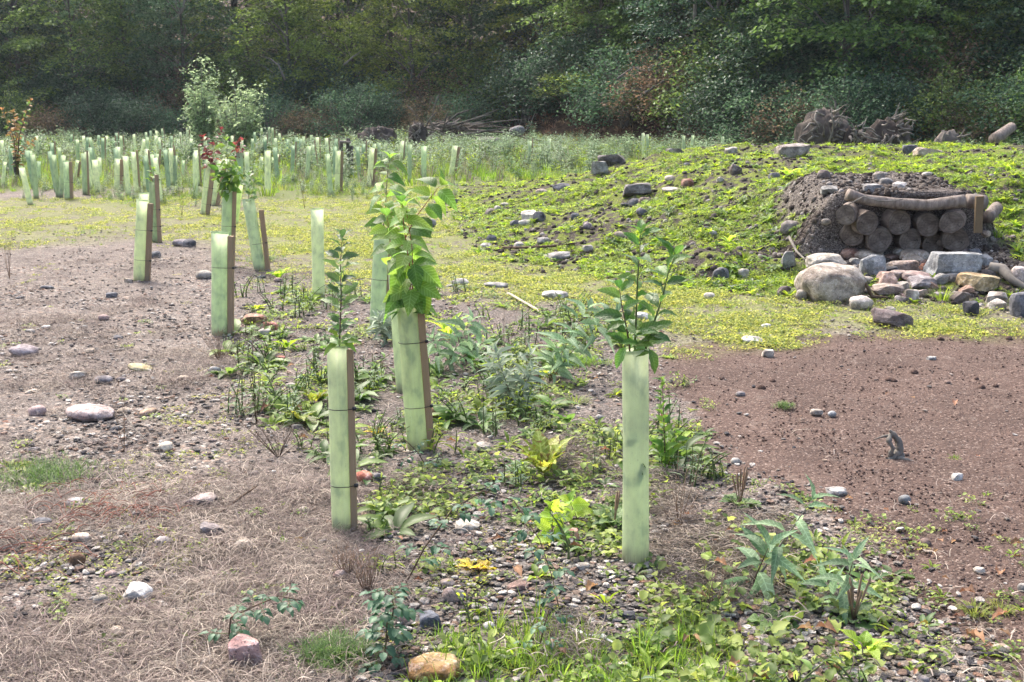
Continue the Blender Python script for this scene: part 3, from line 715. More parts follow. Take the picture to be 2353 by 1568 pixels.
def tree(kind, x, y, s, label, group=None, name='broadleaf_tree', rz=None, sx=1.0):
    z = Hs(x, y)
    t = root(name, (x, y, z), label, 'tree', group)
    t.rotation_euler.z = R.random() * 6.28 if rz is None else rz
    t.scale = (s * sx, s * sx, s)
    cr, tr, br = KINDS[kind]
    obj('crown', cr, t); obj('trunk', tr, t); obj('branch', br, t)
    return t
# u position, extra depth behind the edge of the wood, kind, size, label
FR = [(-60, 2, 'darkA', .95, "dark grey-green tree filling the top left corner of the wood"),
 (95, 4, 'darkB', 1.0, "tall dark evergreen just right of the top left corner tree"),
 (215, 1, 'greenB', .9, "rounded dull green tree left of the bare tangled branches"),
 (330, 3, 'olive', 1.0, "wide dull olive tree hung with bare grey twigs"),
 (455, 2.5, 'olive', .9, "brown-green tree rising behind the pale willow bush"),
 (600, 4, 'green', 1.0, "dark tree behind the right side of the willow bush"),
 (690, 1.5, 'yellB', .95, "open tree with browning yellow sprays over a dark hollow"),
 (830, 2.5, 'yell', 1.0, "yellow-green tree with drooping sprays left of the dark holly"),
 (960, 1.5, 'yell', .95, "feathery yellow-green tree above the brush pile"),
 (1085, 4, 'darkB', 1.0, "blue-black holly between two yellow-green trees"),
 (1240, 2, 'yell', 1.0, "fresh yellow-green beech reaching out over the brown bank"),
 (1370, 2, 'greenB', .95, "leafy green tree with a low bright bough over the bank"),
 (1500, 3, 'green', 1.0, "mid green tree with pale bare twigs at its top"),
 (1625, 4, 'darkA', 1.0, "dark tree around a straight ivy-clad trunk"),
 (1760, 3, 'darkB', .95, "very dark tree left of the big-leaved sycamore"),
 (1905, 1, 'greenB', .9, "big-leaved sycamore spreading above the uprooted stumps"),
 (2050, 3.5, 'green', .95, "dark green sycamore right of the spreading one"),
 (2190, 4, 'darkB', 1.0, "blackish tree near the top right of the wood"),
 (2330, .5, 'olive', .75, "olive shrubby tree at the right end of the wood"),
 (2460, 3, 'green', .9, "green tree just beyond the right end of the wood")]
def woodxy(u, dep):
    y = 45.0
    for i in range(12):
        x = (u - CU) / F * y * 1.02; y = float(edge(np.array(x))) + 3.5 + dep
    return (u - CU) / F * y * 1.02, y
for u, dep, k, s_, lab in FR:
    x, y = woodxy(u, dep + (3.5 if 1120 < u < 1600 else 0)); tree(k, x, y, s_, lab)
for i in range(24):
    u = -320 + i * 125 + R.uniform(-20, 20); x, y = woodxy(u, 8.5 + R.uniform(0, 2))
    tree(['darkA', 'olive', 'darkB', 'green', 'darkA', 'greenB'][i % 6], x, y, R.uniform(1.0, 1.15), nth(i) + " from left of the shaded trees standing behind the wood's front row", "trees behind the front row of the wood", 'woodland_tree')
for i in range(20):
    u = -420 + i * 165 + R.uniform(-20, 20); x, y = woodxy(u, 14.5 + R.uniform(0, 2))
    tree(['darkB', 'darkA', 'green'][i % 3], x, y, R.uniform(1.15, 1.3), nth(i) + " from left of the tall dark trees deepest in the wood", "trees deep in the wood", 'woodland_tree')

# bushes along the foot of the wood
def bushkind(seed, h, rad, ncl, nper, size, mat, stems=16):
    r = np.random.default_rng(seed)
    v = r.normal(size=(ncl, 3)); v /= np.linalg.norm(v, axis=1)[:, None]; v[:, 2] = np.abs(v[:, 2])
    q = (.35 + .65 * r.random(ncl) ** .4)[:, None]
    C = v * q * np.array([rad, rad, h * .85]); C[:, 2] += .12 * h * r.random(ncl)
    V, Fq = leafcloud(C, (.16 + .16 * r.random(ncl)) * rad, nper, size, r, .5)
    crown = quadmesh("foliage", V, Fq, mat, False); mb = MB()
    for k in range(stems):
        e = Vector(C[k]) * 1.12; mb.tube([Vector((R.gauss(0, .12), R.gauss(0, .12), -.1)), e * .5 + Vector((0, 0, .25)), e], [.022, .014, .004], 4, False)
    return crown, mb.mesh("stem", M_TWIG)
BK = dict(green=bushkind(31, 2.4, 1.6, 150, 42, .09, WL['green']), dark=bushkind(32, 2.4, 1.6, 160, 42, .09, WL['dark']), brown=bushkind(33, 1.9, 1.6, 150, 42, .075, WL['brown'], 50),
          olive=bushkind(34, 2.2, 1.6, 150, 42, .08, WL['olive'], 40), yell=bushkind(35, 1.6, 1.3, 90, 34, .09, WL['yell']), orange=bushkind(36, 1.4, 1.2, 60, 26, .10, WL['orange']))
def bush(kind, x, y, s, label, sx=1., cat='bush', group=None, name='woodland_bush', z=None):
    t = root(name, (x, y, (Hs(x, y) if z is None else z) - .05), label, cat, group); t.rotation_euler.z = R.random() * 6.28; t.scale = (s * sx, s * sx, s)
    obj('foliage', BK[kind][0], t); obj('stem', BK[kind][1], t); return t
BS = [(-40, -1, 'dark', 1.1, "dark bush at the left edge below the corner tree"), (70, 0, 'green', 1.0, "grey-green bush behind the small autumn tree"),
 (165, -.5, 'brown', 1.0, "purplish brown bramble bush near the left edge of the wood"), (255, 0, 'dark', 1.1, "broad dark ivy bush behind the left tubes"), (345, -.5, 'dark', 1.0, "dark bramble bush at the middle of the left wood edge"),
 (425, 0, 'olive', .8, "olive bush just left of the willow bush"), (545, .5, 'brown', .9, "brown scrub behind the foot of the willow bush"), (640, 0, 'olive', 1.1, "dull green bush under the dark hollow"),
 (730, -.5, 'brown', 1.0, "brown twiggy bush left of the round olive bush"), (815, -.5, 'olive', 1.35, "large round olive-green bush bulging out of the wood"), (900, 0, 'dark', 1.0, "dark green ivy bush right of the round olive bush"),
 (985, -.5, 'brown', 1.1, "brown leafy bramble bush behind the brush pile"), (1060, 0, 'olive', 1.1, "dull bramble bush under the feathery tree"), (1140, 1, 'brown', 1.2, "red-brown bramble bush over the far grass patch"),
 (1215, 2, 'brown', 1.1, "brown bramble bush on top of the brown bank"), (1300, 2.5, 'brown', 1.2, "russet bush under the bright low bough"), (1395, 2, 'brown', 1.1, "brown bush in the shade of the low bough"),
 (1480, 1.5, 'brown', 1.2, "brown scrub left of the fallen pale branch"), (1560, 1, 'brown', 1.1, "light brown scrub right of the fallen pale branch"), (1650, 1, 'dark', 1.1, "dark nettly bush under the ivy-clad trunk"),
 (1735, 0, 'olive', 1.1, "olive-brown bush left of the uprooted stumps"), (1820, .5, 'brown', 1.1, "brown flecked bush behind the left stump"), (1900, 0, 'olive', 1.2, "olive bush behind the tall root plate"),
 (1985, .5, 'dark', 1.1, "dark ferny bush between the two root plates"), (2065, .5, 'orange', 1.0, "bush with orange-brown withered leaves above the right root plate"), (2130, 0, 'green', 1.1, "grey-green ferny bush right of the orange one"),
 (2200, -.5, 'brown', 1.0, "reddish brown bramble bush near the leaning log"), (2275, -.5, 'olive', 1.3, "olive bush above the leaning log"), (2350, -1, 'green', 1.3, "green bush at the right edge of the picture"), (2440, -1, 'olive', 1.3, "olive bush beyond the right edge")]
for u, dep, k, s_, lab in BS:
    x, y = woodxy(u, dep - 2.4 + (5.5 if 1120 < u < 1600 else 0)); bush(k, x, y, s_ * (.8 if 1120 < u < 1600 else 1), lab)
for i in range(26):
    u = -300 + i * 108 + R.uniform(-15, 15); x, y = woodxy(u, R.uniform(.6, 2.2))
    bush(['dark', 'olive', 'brown', 'green', 'dark'][i % 5], x, y, R.uniform(1.3, 1.7), nth(i) + " from left of the shaded bushes behind the wood's front bushes", group="undergrowth bushes behind the front ones")
# yellow sprays over the bank
x, y = woodxy(1330, .5); bush('yell', x, y, .75, "low bough of bright yellow-green leaves over the brown bank", 1.9, 'bough', z=Hs(x, y) + 1.15, name='low_bough')
x, y = woodxy(1455, .5); bush('yell', x, y, .5, "smaller bright bough of yellow leaves right of the bigger one", 1.7, 'bough', z=Hs(x, y) + .75, name='low_bough')
# dead bracken and brambles on the bank
bf = MB()
fern = [tuft("bracken_kind", 26, .6, .03, M_BRACK, 1.0, .6, .15, 4), tuft("bracken_kind", 22, .5, .02, M_BRACK, 1.2, .5, .15, 4), leafcluster("bramble_kind", 40, .35, .08, lf_dead, 1, .35), leafcluster("bramble_kind", 40, .35, .08, lf_dark, 1, .3)]
spread("dead_bracken", 9000, 28, 62, .3, pz(lambda z, x, y: z['wood'] * np.where(y < edge(x) + 9, 1, .4) * np.clip(.35 + 1.2 * (vn(x * .5, y * .5, 83) - .3), 0, 1)), fern, .5, 1.1, "dead brown bracken and brambles covering the foot of the wood", "undergrowth", 0)
gp = plane_xy(1150, 330); 
spread("bank_grass", 900, 28, 46, .2, lambda x, y: ((x > -1.4) & (x < 3.0) & (y > edge(x) - 5) & (y < edge(x) + 1.5)) * .9, [fg[0]], .5, .9, "green grass patch at the foot of the brown bank", "grass", 0)

# willow bush in the field: two upright masses of silvery leaves
def willow(name, u, v, yy, hpx, wpx, label, seed):
    p = ad(u, v, yy); p.z = Hs(p.x, p.y); s_ = yy / F; h = hpx * s_; w = wpx * s_ / 2; r = np.random.default_rng(seed)
    t = root(name, p, label, 'willow'); mb = MB(); C = []
    for k in range(24):
        a = R.random() * 6.28; e = R.random() ** .6 * w * 1.0; hh = h * R.uniform(.4, 1.12) * (1 - .45 * e / w); pts = [Vector((0, 0, 0)), Vector((math.cos(a) * e * .35, math.sin(a) * e * .35, hh * .35)), Vector((math.cos(a) * e * .75, math.sin(a) * e * .75, hh * .7)), Vector((math.cos(a) * e, math.sin(a) * e, hh))]
        mb.tube(pts, [.03, .022, .012, .003], 5, False)
        for q in np.linspace(.28, 1, 22):
            i = min(2, int(q * 3)); c = pts[i].lerp(pts[i + 1], q * 3 - i); C.append((c.x + r.normal(0, .17), c.y + r.normal(0, .17), c.z + r.normal(0, .1)))
    obj('stem', mb.mesh('stem', M_TWIG), t)
    V, Fq = leafcloud(np.array(C), .05 + .09 * r.random(len(C)), 7, .12, r, .9); obj('foliage', quadmesh("foliage", V, Fq, WL['grey'], False), t)
willow('willow_bush', 548, 320, 40, 215, 115, "silvery willow bush standing in front of the dark wood", 5)
willow('willow_bush', 470, 320, 41, 245, 75, "slender taller willow just left of the silvery bush", 6)

# ------------------------------------------------------------------ tree tubes
def tubemat():
    s = NT("tube_plastic"); co = s.coord('Object'); oi = s.n("ShaderNodeObjectInfo")
    a = s.n("ShaderNodeVectorMath", operation='ADD'); s.l(co, a.inputs[0])
    m2 = s.n("ShaderNodeVectorMath", operation='SCALE'); s.l(oi.outputs['Location'], m2.inputs[0]); m2.inputs['Scale'].default_value = 3.7; s.l(m2.outputs[0], a.inputs[1])
    mp = s.n("ShaderNodeMapping"); mp.inputs['Scale'].default_value = (.55, .55, 5.5); s.l(a.outputs[0], mp.inputs[0])
    st = s.n("ShaderNodeMapping"); st.inputs['Scale'].default_value = (7, 7, .7); s.l(a.outputs[0], st.inputs[0])
    n1 = s.noise(mp.outputs[0], 1.6, 3, .5); n2 = s.noise(st.outputs[0], 2.5, 4, .6); sx = s.n("ShaderNodeSeparateXYZ"); s.l(co, sx.inputs[0])
    c = s.ramp(n1, [(.33, (.40, .48, .34)), (.45, (.55, .62, .42)), (.62, (.64, .72, .47)), (.8, (.70, .76, .55))])  # uneven tone; its soft dark patches paint in shadows of saplings inside
    c = s.mix(1., c, oi.outputs['Color'], 'MULTIPLY')
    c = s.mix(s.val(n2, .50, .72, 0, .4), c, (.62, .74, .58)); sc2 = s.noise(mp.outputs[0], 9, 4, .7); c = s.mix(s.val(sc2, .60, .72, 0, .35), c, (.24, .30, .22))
    c = s.mix(s.math('MULTIPLY', s.val(sx.outputs[2], .0, .13, 1, 0), s.val(n2, .35, .6, .35, 1.)), c, (.16, .13, .095))
    spk = s.noise(mp.outputs[0], 60, 1); c = s.mix(s.val(spk, .71, .74, 0, .6), c, (.12, .13, .08))
    return s.fin(c, .42, s.bump(s.noise(st.outputs[0], 2.2, 2), .10, .1), .4, .5, s.hsv(c, .5, .95, 1.2))
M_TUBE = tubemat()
def woodmat():
    s = NT("stake_wood"); co = s.coord('Object'); mp = s.n("ShaderNodeMapping"); mp.inputs['Scale'].default_value = (18, 18, 1.2); s.l(co, mp.inputs[0])
    n = s.noise(mp.outputs[0], 5, 4, .6); c = s.ramp(n, [(.3, (.19, .13, .08)), (.5, (.34, .245, .155)), (.72, (.47, .36, .245))]); oi = s.n("ShaderNodeObjectInfo")
    c = s.mix(1., c, oi.outputs['Color'], 'MULTIPLY')
    return s.fin(c, .8, s.bump(n, .4, .003), .2)
M_WOOD = woodmat()
sx_ = NT("black_plastic"); M_TIE = sx_.fin((.02, .02, .022), .45, None, .5)
def tubeunit(seed, crease):
    n, m = 40, 22; V = []; Fc = []; r = np.random.default_rng(seed); ph = r.random(6) * 6
    ca = 4.4 + r.random() * .7
    for i in range(m + 1):
        t = i / m
        for k in range(n):
            a = 2 * math.pi * k / n
            rr = 1 + .035 * math.sin(2 * a + ph[0] + t * 2) + .02 * math.sin(3 * a + ph[1] + 5 * t) + .012 * math.sin(9 * t + ph[2])
            rr *= 1 - crease * math.exp(-((a - ca) / .16) ** 2) * (.5 + .5 * math.sin(t * 3 + ph[3]))
            rr *= 1 + .05 * max(0, t - .975) / .025
            V.append((rr * math.cos(a), rr * math.sin(a), t + (.006 * math.sin(a + ph[4]) if i == m else 0)))
    for i in range(m):
        for k in range(n): k2 = (k + 1) % n; Fc.append((i * n + k, i * n + k2, (i + 1) * n + k2, (i + 1) * n + k))
    mb = MB(); mb.add(V, Fc)
    lip = [Vector(V[m * n + k % n]) for k in range(n + 1)]
    vs = []; fs = []
    for k in range(n):
        p = lip[k]; o = Vector((p.x, p.y, 0)).normalized()
        vs += [tuple(p + o * .045 + Vector((0, 0, -.004))), tuple(p + o * .03 + Vector((0, 0, .003))), tuple(p - o * .05 + Vector((0, 0, .002))), tuple(p - o * .05 + Vector((0, 0, -.008)))]
        for j in range(3): k2 = (k + 1) % n; fs.append((k * 4 + j, k2 * 4 + j, k2 * 4 + j + 1, k * 4 + j + 1))
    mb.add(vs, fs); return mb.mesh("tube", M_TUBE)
TU = [tubeunit(1, .05), tubeunit(2, .12), tubeunit(3, .09), tubeunit(4, .18)]
def farunit():
    mb = MB(); n = 12; V = [(math.cos(6.2832 * k / n), math.sin(6.2832 * k / n), z) for z in (0, .5, 1) for k in range(n)]
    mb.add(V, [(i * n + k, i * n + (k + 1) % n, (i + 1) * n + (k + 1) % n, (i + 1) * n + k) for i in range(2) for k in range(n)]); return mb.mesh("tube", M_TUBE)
TF = farunit()
def stakemesh():
    bm = bmesh.new(); bmesh.ops.create_cube(bm, size=1.0, matrix=Matrix.Translation((0, 0, .5)))
    bmesh.ops.bevel(bm, geom=[e for e in bm.edges if abs(e.verts[0].co.z - e.verts[1].co.z) > .5], offset=.08, segments=1, affect='EDGES')
    me = bpy.data.meshes.new("stake"); bm.to_mesh(me); bm.free(); me.materials.append(M_WOOD); return me
STK = stakemesh()
def tiemesh(r, sw, side, tail):
    mb = MB(); pts = []
    c2 = side * (r + sw / 2)
    for k in range(25):
        a = 2 * math.pi * k / 24; x, y = math.cos(a), math.sin(a)
        if x * side > .15: p = (c2 + side * sw * .62 if x * side > .7 else side * (r + .1 * sw), y * (sw * .75 if x * side > .7 else r * .95), 0)
        else: p = (x * r * 1.06, y * r * 1.06, 0)
        pts.append(p)
    mb.tube(pts, .0017, 5, False)
    e = Vector((c2 + side * sw * .6, -sw * .5, 0)); mb.add(*boxvf((e.x, e.y, 0), (.007, .006, .006)))
    mb.tube([e, e + Vector((side * tail * .45, -.01, .006)), e + Vector((side * tail, -.02, -.002))], .0014, 4)
    return mb.mesh("cable_tie", M_TIE)
def boxvf(c, h):
    V = [(c[0] + sx * h[0], c[1] + sy * h[1], c[2] + sz * h[2]) for sz in (-1, 1) for sy in (-1, 1) for sx in (-1, 1)]
    return V, [(0, 2, 3, 1), (4, 5, 7, 6), (0, 1, 5, 4), (2, 6, 7, 3), (0, 4, 6, 2), (1, 3, 7, 5)]
def tree_tube(ut, vt, ub, vb, w, label, stake=None, ties=(), tint=(1, 1, 1), var=0, group=None):
    """stake = (side, width, v of its top, u offset at the foot)"""
    b = at(ub, vb); tp = ad(ut, vt, b.y); s = mpp(b); ax_ = tp - b; h = ax_.length; r = w * s / 2
    t = root('tree_tube', b - Vector((0, 0, .0)), label, 'tree tube', group or 'pale green tree tubes planted over the site')
    q = UP.rotation_difference(ax_.normalized()); t.rotation_mode = 'QUATERNION'; t.rotation_quaternion = q
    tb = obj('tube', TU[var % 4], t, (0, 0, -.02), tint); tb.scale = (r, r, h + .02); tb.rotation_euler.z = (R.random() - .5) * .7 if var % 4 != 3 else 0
    if stake:
        side, sw, vs, tilt = stake; sw *= s; hs = (vb - vs) * s * 1.0
        k = obj('stake', STK, t, (side * (r + sw / 2) * 1.02, 0, -.05), R.choice([(1, 1, 1), (.85, .85, .85), (1.05, 1, .95)])); k.scale = (sw, sw * 1.05, hs + .05)
        k.rotation_euler.y = tilt
        for vv, tail in ties:
            z = (vb - vv) * s; obj('cable_tie', tiemesh(r, sw, side, tail * s), t, (side * math.sin(tilt) * z * .6, 0, z))
    return t, b, tp, r
Tn = {}
Tn['R'] = tree_tube(1460, 802, 1461, 1290, 60, "largest tube at right front, smooth and stakeless, with a three-stemmed leafy sapling", var=0)
Tn['L'] = tree_tube(774, 795, 785, 1220, 43, "tall tube at left front with a straight brown stake and two black ties", (1, 14, 793, 0), [(928, 62), (1108, 72)], var=3)
Tn['M'] = tree_tube(932, 672, 960, 1032, 46, "tube leaning left under the bright big-leaved sapling, with a stake", (1, 15, 712, 0), [(780, 56), (930, 50)], var=1, tint=(.96, .98, .9))
Tn['B'] = tree_tube(908, 600, 928, 900, 34, "tube hidden close behind the leaning tube of the bright sapling", var=2)
Tn['C'] = tree_tube(878, 528, 866, 752, 34, "tube with a stake behind the bright sapling, ringed by silvery weeds", (1, 10, 560, 0), [(640, 20)], var=1, tint=(.88, .95, .95))
Tn['D'] = tree_tube(505, 534, 505, 770, 36, "tube with a creased front and bare brown stake, dry weeds at its foot", (1, 13, 541, 0), [(612, 40)], var=3, tint=(.90, .96, .95))
Tn['E'] = tree_tube(729, 480, 732, 686, 29, "stakeless clean tube alone on the mossy strip", var=0, tint=(1.05, 1.04, 1.05))
Tn['F'] = tree_tube(327, 460, 320, 645, 26, "tube with an orange-brown stake standing alone on bare stony ground at left", (1, 11, 466, 0), [(527, 30), (596, 34)], var=1, tint=(1.05, 1.05, 1.02))
Tn['G'] = tree_tube(331, 444, 326, 600, 22, "tube almost hidden right behind the lone left tube", var=0)
Tn['H'] = tree_tube(349, 418, 356, 557, 14, "dull narrow tube beside a dark stake behind the lone left tube", (1, 8, 403, 0), [(482, 14), (520, 14)], var=2, tint=(.66, .72, .66))
Tn['I'] = tree_tube(480, 377, 466, 494, 12, "slanting tube with a brown stake below the red-leaved sapling", (1, 9, 372, 0), [(430, 20), (468, 30)], var=1)
Tn['J'] = tree_tube(508, 368, 488, 472, 14, "slanting tube just right of the red sapling's tube", (1, 8, 380, 0), [(460, 22)], var=0)
Tn['K'] = tree_tube(523, 436, 519, 612, 23, "dark-green tube with a bushy drooping sapling spilling over its top", (1, 8, 440, 0), [(519, 26)], var=2, tint=(.80, .88, .84))
Tn['N'] = tree_tube(551, 352, 549, 432, 17, "grey-green tube standing behind the bushy drooping sapling", var=1, tint=(.75, .85, .85))
Tn['O'] = tree_tube(552, 425, 541, 514, 13, "yellowish slanting tube between two larger tubes", var=0, tint=(1.05, 1.1, .85))
Tn['P'] = tree_tube(570, 458, 597, 620, 26, "strongly tilted tube with a splayed stake and a thin leafy stem", (1, 10, 485, .05), [(560, 26)], var=3, tint=(.95, 1, 1))
MID = [(615, 346, 615, 449, 14, 0, "plain upright tube between the tilted tube and the dark hollow of the wood"), (777, 347, 775, 441, 12, 1, "darker tube with a brown edge behind the small dark-leaved sapling"), (855, 340, 849, 430, 12, 1, "tube beside the twig-thin top of the middle sapling"),
 (974, 336, 974, 416, 12, 0, "upright bright tube right of the middle sapling's top, before the brush pile"), (1046, 335, 1036, 406, 12, 1, "tube leaning right with a brown stake at the foot of the mound"), (50, 386, 70, 470, 13, 0, "tube leaning sharply left near the black mesh guard"),
 (152, 371, 155, 459, 13, 1, "tube with a brown stake third from the left edge"), (178, 368, 171, 425, 8, 1, "slim tube slanting right next to the third tube from the left"), (218, 367, 224, 444, 14, 0, "wide tube of an overlapping pair at left"), (228, 362, 231, 420, 9, 0, "narrow tube touching the wide tube of the left pair"),
 (270, 365, 269, 434, 13, 1, "tube with white rim and brown stake in the middle of the left field"), (290, 360, 288, 410, 11, 0, "tube just behind the white-rimmed one in the left field"), (402, 358, 401, 427, 12, 0, "bright tube left of the red sapling with a thin dry stem before it"), (11, 372, 6, 432, 8, 0, "dull slanting tube at the left picture edge"),
 (89, 371, 89, 426, 9, 0, "small tube between the mesh guard and the staked tube"), (311, 372, 311, 423, 9, 0, "small tube right of the white-rimmed one"), (70, 347, 72, 398, 8, 0, "small pale tube behind the autumn-leaved tree"), (349, 355, 347, 410, 10, 0, "pale tube whose foot is behind the dull tube with leaves on top"),
 (387, 346, 384, 384, 10, 0, "small tube with slanting rim above the bright tube of the left field"), (448, 352, 446, 392, 8, 0, "small tube left of the red leaves"), (421, 369, 420, 412, 7, 0, "low tube between the bright tube and the red sapling"), (601, 361, 598, 400, 8, 0, "small white tube left of the plain upright tube"),
 (627, 362, 626, 400, 6, 1, "narrow tube touching the plain upright tube"), (638, 354, 632, 392, 7, 1, "small slanting tube with a tie right of the plain upright tube"), (796, 355, 795, 395, 9, 0, "small weed-wrapped tube below the wooden posts"), (521, 366, 518, 410, 9, 0, "small pale tube framed by two larger ones behind the drooping sapling")]
for i, (a, b_, c, d, w, st, lab) in enumerate(MID):
    tree_tube(a, b_, c, d, w, lab, (1, w * .5, b_ + 2, 0) if st else None, [(b_ + (d - b_) * .55, 14)] if st else (), tint=R.choice([(1, 1, 1), (.85, .92, .92), (1.08, 1.06, 1.08)]), var=i)
# the far ones: only their tops show, so their distance follows from their 0.75 m height
Z1 = [(345, 980), (365, 1035), (377, 1060), (392, 1062), (412, 1010), (210, 1030), (223, 1060), (560, 1050), (600, 1040), (612, 1010), (648, 1010), (778, 945), (790, 1020), (806, 1005), (825, 930), (862, 1070), (915, 1040), (975, 1020), (1005, 1065), (1035, 1050), (1080, 1080), (1140, 1025), (1165, 1015),
      (1320, 1045), (1340, 1030), (1385, 1090), (1690, 1040), (1720, 950), (1748, 905), (1782, 875), (1840, 870), (1865, 875), (1937, 910), (1960, 955), (2010, 940), (2035, 950), (1990, 995), (2090, 1000), (2085, 935), (2155, 990), (2130, 925), (2168, 940), (1890, 1010), (1895, 945), (1800, 940), (1815, 948), (2255, 1055), (2285, 1005), (2237, 945), (2290, 950),
      (475, 920), (520, 955), (570, 930), (577, 940), (645, 940), (663, 925), (690, 945), (710, 930), (790, 910), (806, 910), (920, 920), (950, 950), (993, 940), (1000, 905), (1050, 930), (1030, 895), (1075, 895), (1117, 880), (1150, 930), (1103, 940), (1225, 950), (1240, 905), (1270, 890), (1283, 920), (1300, 865), (1298, 950), (1405, 935), (1412, 905), (1455, 900), (1570, 900), (1580, 930), (1545, 1090), (1660, 950), (30, 960), (60, 1000), (150, 940), (130, 1000), (250, 930)]
Z2 = [(130, 1005), (152, 985), (265, 980), (405, 970), (425, 965), (450, 970), (470, 990), (222, 985), (1290, 965), (2080, 912), (2108, 920), (1425, 950)]
Z3 = [(30, 930), (75, 925), (305, 935), (735, 930), (762, 905), (1050, 905), (1215, 920), (1345, 920), (1300, 945), (1715, 940), (2240, 950), (2350, 955)]
far = [(x * .336, y * .336, 0) for x, y in Z1] + [(781.2 + x * .336, y * .336, 0) for x, y in Z2[:8]] + [(781.2 + x * .336, y * .336, 1) for x, y in Z2[8:]] + [(1562.4 + x * .336, y * .336, 1) for x, y in Z3]
proto = None; fars = []; farts = []
for u, v, beh in far:
    d = ray(u, v); t = _ts[_ts > (24 if beh else 12)] / d.y; Xr, Yr, Zr = d.x * t, d.y * t, EYE + d.z * t; hh = R.uniform(.70, .80)
    k = int(np.argmax(Zr <= H(Xr, Yr) + hh)); x, y = float(Xr[k]), float(Yr[k])
    if y > 47 or k == 0: y = R.uniform(40, 44); x = float(d.x / d.y * y)
    g = "tips of tree tubes showing behind the crest of the mound" if beh else ("tree tubes in the front of the far field" if y < 30 else "tree tubes in the back of the far field")
    lab = None; fars.append((u, beh, y))
    zg = Hs(x, y); top = EYE + d.z / d.y * y
    t = root('tree_tube', (x, y, zg), lab, 'tree tube', g)
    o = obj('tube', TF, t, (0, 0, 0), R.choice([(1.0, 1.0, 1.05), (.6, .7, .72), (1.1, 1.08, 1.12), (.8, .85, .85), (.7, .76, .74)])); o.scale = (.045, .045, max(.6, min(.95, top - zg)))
    t.rotation_euler = (R.gauss(0, .05), R.gauss(0, .08), 0)
    farts.append(t)
    if R.random() < .35: k_ = obj('stake', STK, t, (.07, 0, 0)); k_.scale = (.03, .03, .8)

for cls, txt in ((lambda f: f[1], "%s from left of the pale tube tips behind the mound's crest"), (lambda f: not f[1] and f[2] < 30, "%s from left of the pale green tubes in the front of the far grass field"), (lambda f: not f[1] and f[2] >= 30, "%s from left of the small pale tubes standing far back before the wood")):
    q = sorted([i for i, f in enumerate(fars) if cls(f)], key=lambda i: fars[i][0])
    for n_, i in enumerate(q): farts[i]['label'] = txt % nth(n_)

# ------------------------------------------------------------------ saplings and plants
LM = dict(
 cornus=leafmat("leaf_dogwood", (.075, .175, .035), (.18, .30, .05), .48, .42, veins=True),
 plum=leafmat("leaf_plum", (.045, .12, .028), (.09, .18, .035), .42, .33, veins=True, spec=.5),
 spin=leafmat("leaf_glossy", (.055, .12, .04), (.12, .20, .06), .42, .3, veins=True, spec=.55),
 budd=leafmat("leaf_buddleia", (.13, .22, .12), (.24, .34, .19), .4, .6, veins=True),
 silver=leafmat("leaf_silver", (.17, .23, .16), (.32, .38, .28), .35, .65),
 rose=leafmat("leaf_rose", (.05, .12, .07), (.11, .20, .12), .38, .45),
 dock=leafmat("leaf_dock", (.12, .18, .03), (.26, .30, .05), .45, .45, veins=True, blotch=(.16, .12, .03)),
 lime=leafmat("leaf_lime", (.22, .36, .05), (.34, .46, .07), .5, .45, veins=True),
 yellow=leafmat("leaf_yellow", (.42, .36, .04), (.52, .44, .06), .45, .5, veins=True, blotch=(.25, .16, .03)),
 red=leafmat("leaf_red", (.10, .03, .028), (.20, .075, .055), .42, .4),
 autumn=leafmat("leaf_autumn", (.20, .16, .06), (.34, .21, .09), .42, .5),
 plant=leafmat("leaf_plantain", (.07, .13, .05), (.14, .21, .07), .38, .5, veins=True),
 mid=leafmat("leaf_mid", (.08, .17, .035), (.16, .26, .05), .45, .45))
LF = dict(
 cornus=[leafmesh("leaf", .56, .40, LM['cornus'], b, .12, 12, .02, .35, .10) for b in (.25, .5, .7)],
 plum=[leafmesh("leaf", .44, .55, LM['plum'], b, .2, 8, .2, .1, .06) for b in (.15, .35, .6)],
 spin=[leafmesh("leaf", .46, .5, LM['spin'], b, .22, 7, .3, .1, .08) for b in (.1, .3, .5)],
 budd=[leafmesh("leaf", .28, .38, LM['budd'], b, .2, 9, .2, .4, .04) for b in (.2, .5, .8)],
 silver=[leafmesh("leaf", .24, .4, LM['silver'], b, .2, 5, .1, .3) for b in (.2, .45)],
 rose=[leafmesh("leaf", .60, .5, LM['rose'], b, .15, 6, .15, .1, .08) for b in (.15, .35)],
 dock=[leafmesh("leaf", .34, .5, LM['dock'], b, .2, 11, .35, .2, .18) for b in (.1, .3, .6)],
 lime=[leafmesh("leaf", .80, .42, LM['lime'], b, .15, 7, .3, .2, .08) for b in (.2, .4)],
 limel=[leafmesh("leaf", .34, .5, LM['lime'], b, .25, 7, .2, .2, .1) for b in (.2, .4)],
 yellow=[leafmesh("leaf", .62, .5, LM['yellow'], .4, .2, 7, .4, .2, .08)],
 red=[leafmesh("leaf", .66, .5, LM['red'], b, .2, 5, .2, .2, .1) for b in (.3, .5)],
 autumn=[leafmesh("leaf", .6, .5, LM['autumn'], .3, .2, 4, .2)],
 plant=[leafmesh("leaf", .60, .55, LM['plant'], b, .2, 7, .4, .1, .2) for b in (.2, .5)],
 mid=[leafmesh("leaf", .46, .45, LM['mid'], b, .2, 6, .2, .2, .08) for b in (.2, .5)],
 round=[leafmesh("leaf", .9, .55, LM['plant'], .15, .12, 6, .1, 0, .12)])
def poly_at(P, t):
    L = [(P[i + 1] - P[i]).length for i in range(len(P) - 1)]; s = t * sum(L)
    for i, l in enumerate(L):
        if s <= l or i == len(L) - 1: return P[i].lerp(P[i + 1], min(1, s / max(l, 1e-6))), (P[i + 1] - P[i]).normalized()
        s -= l
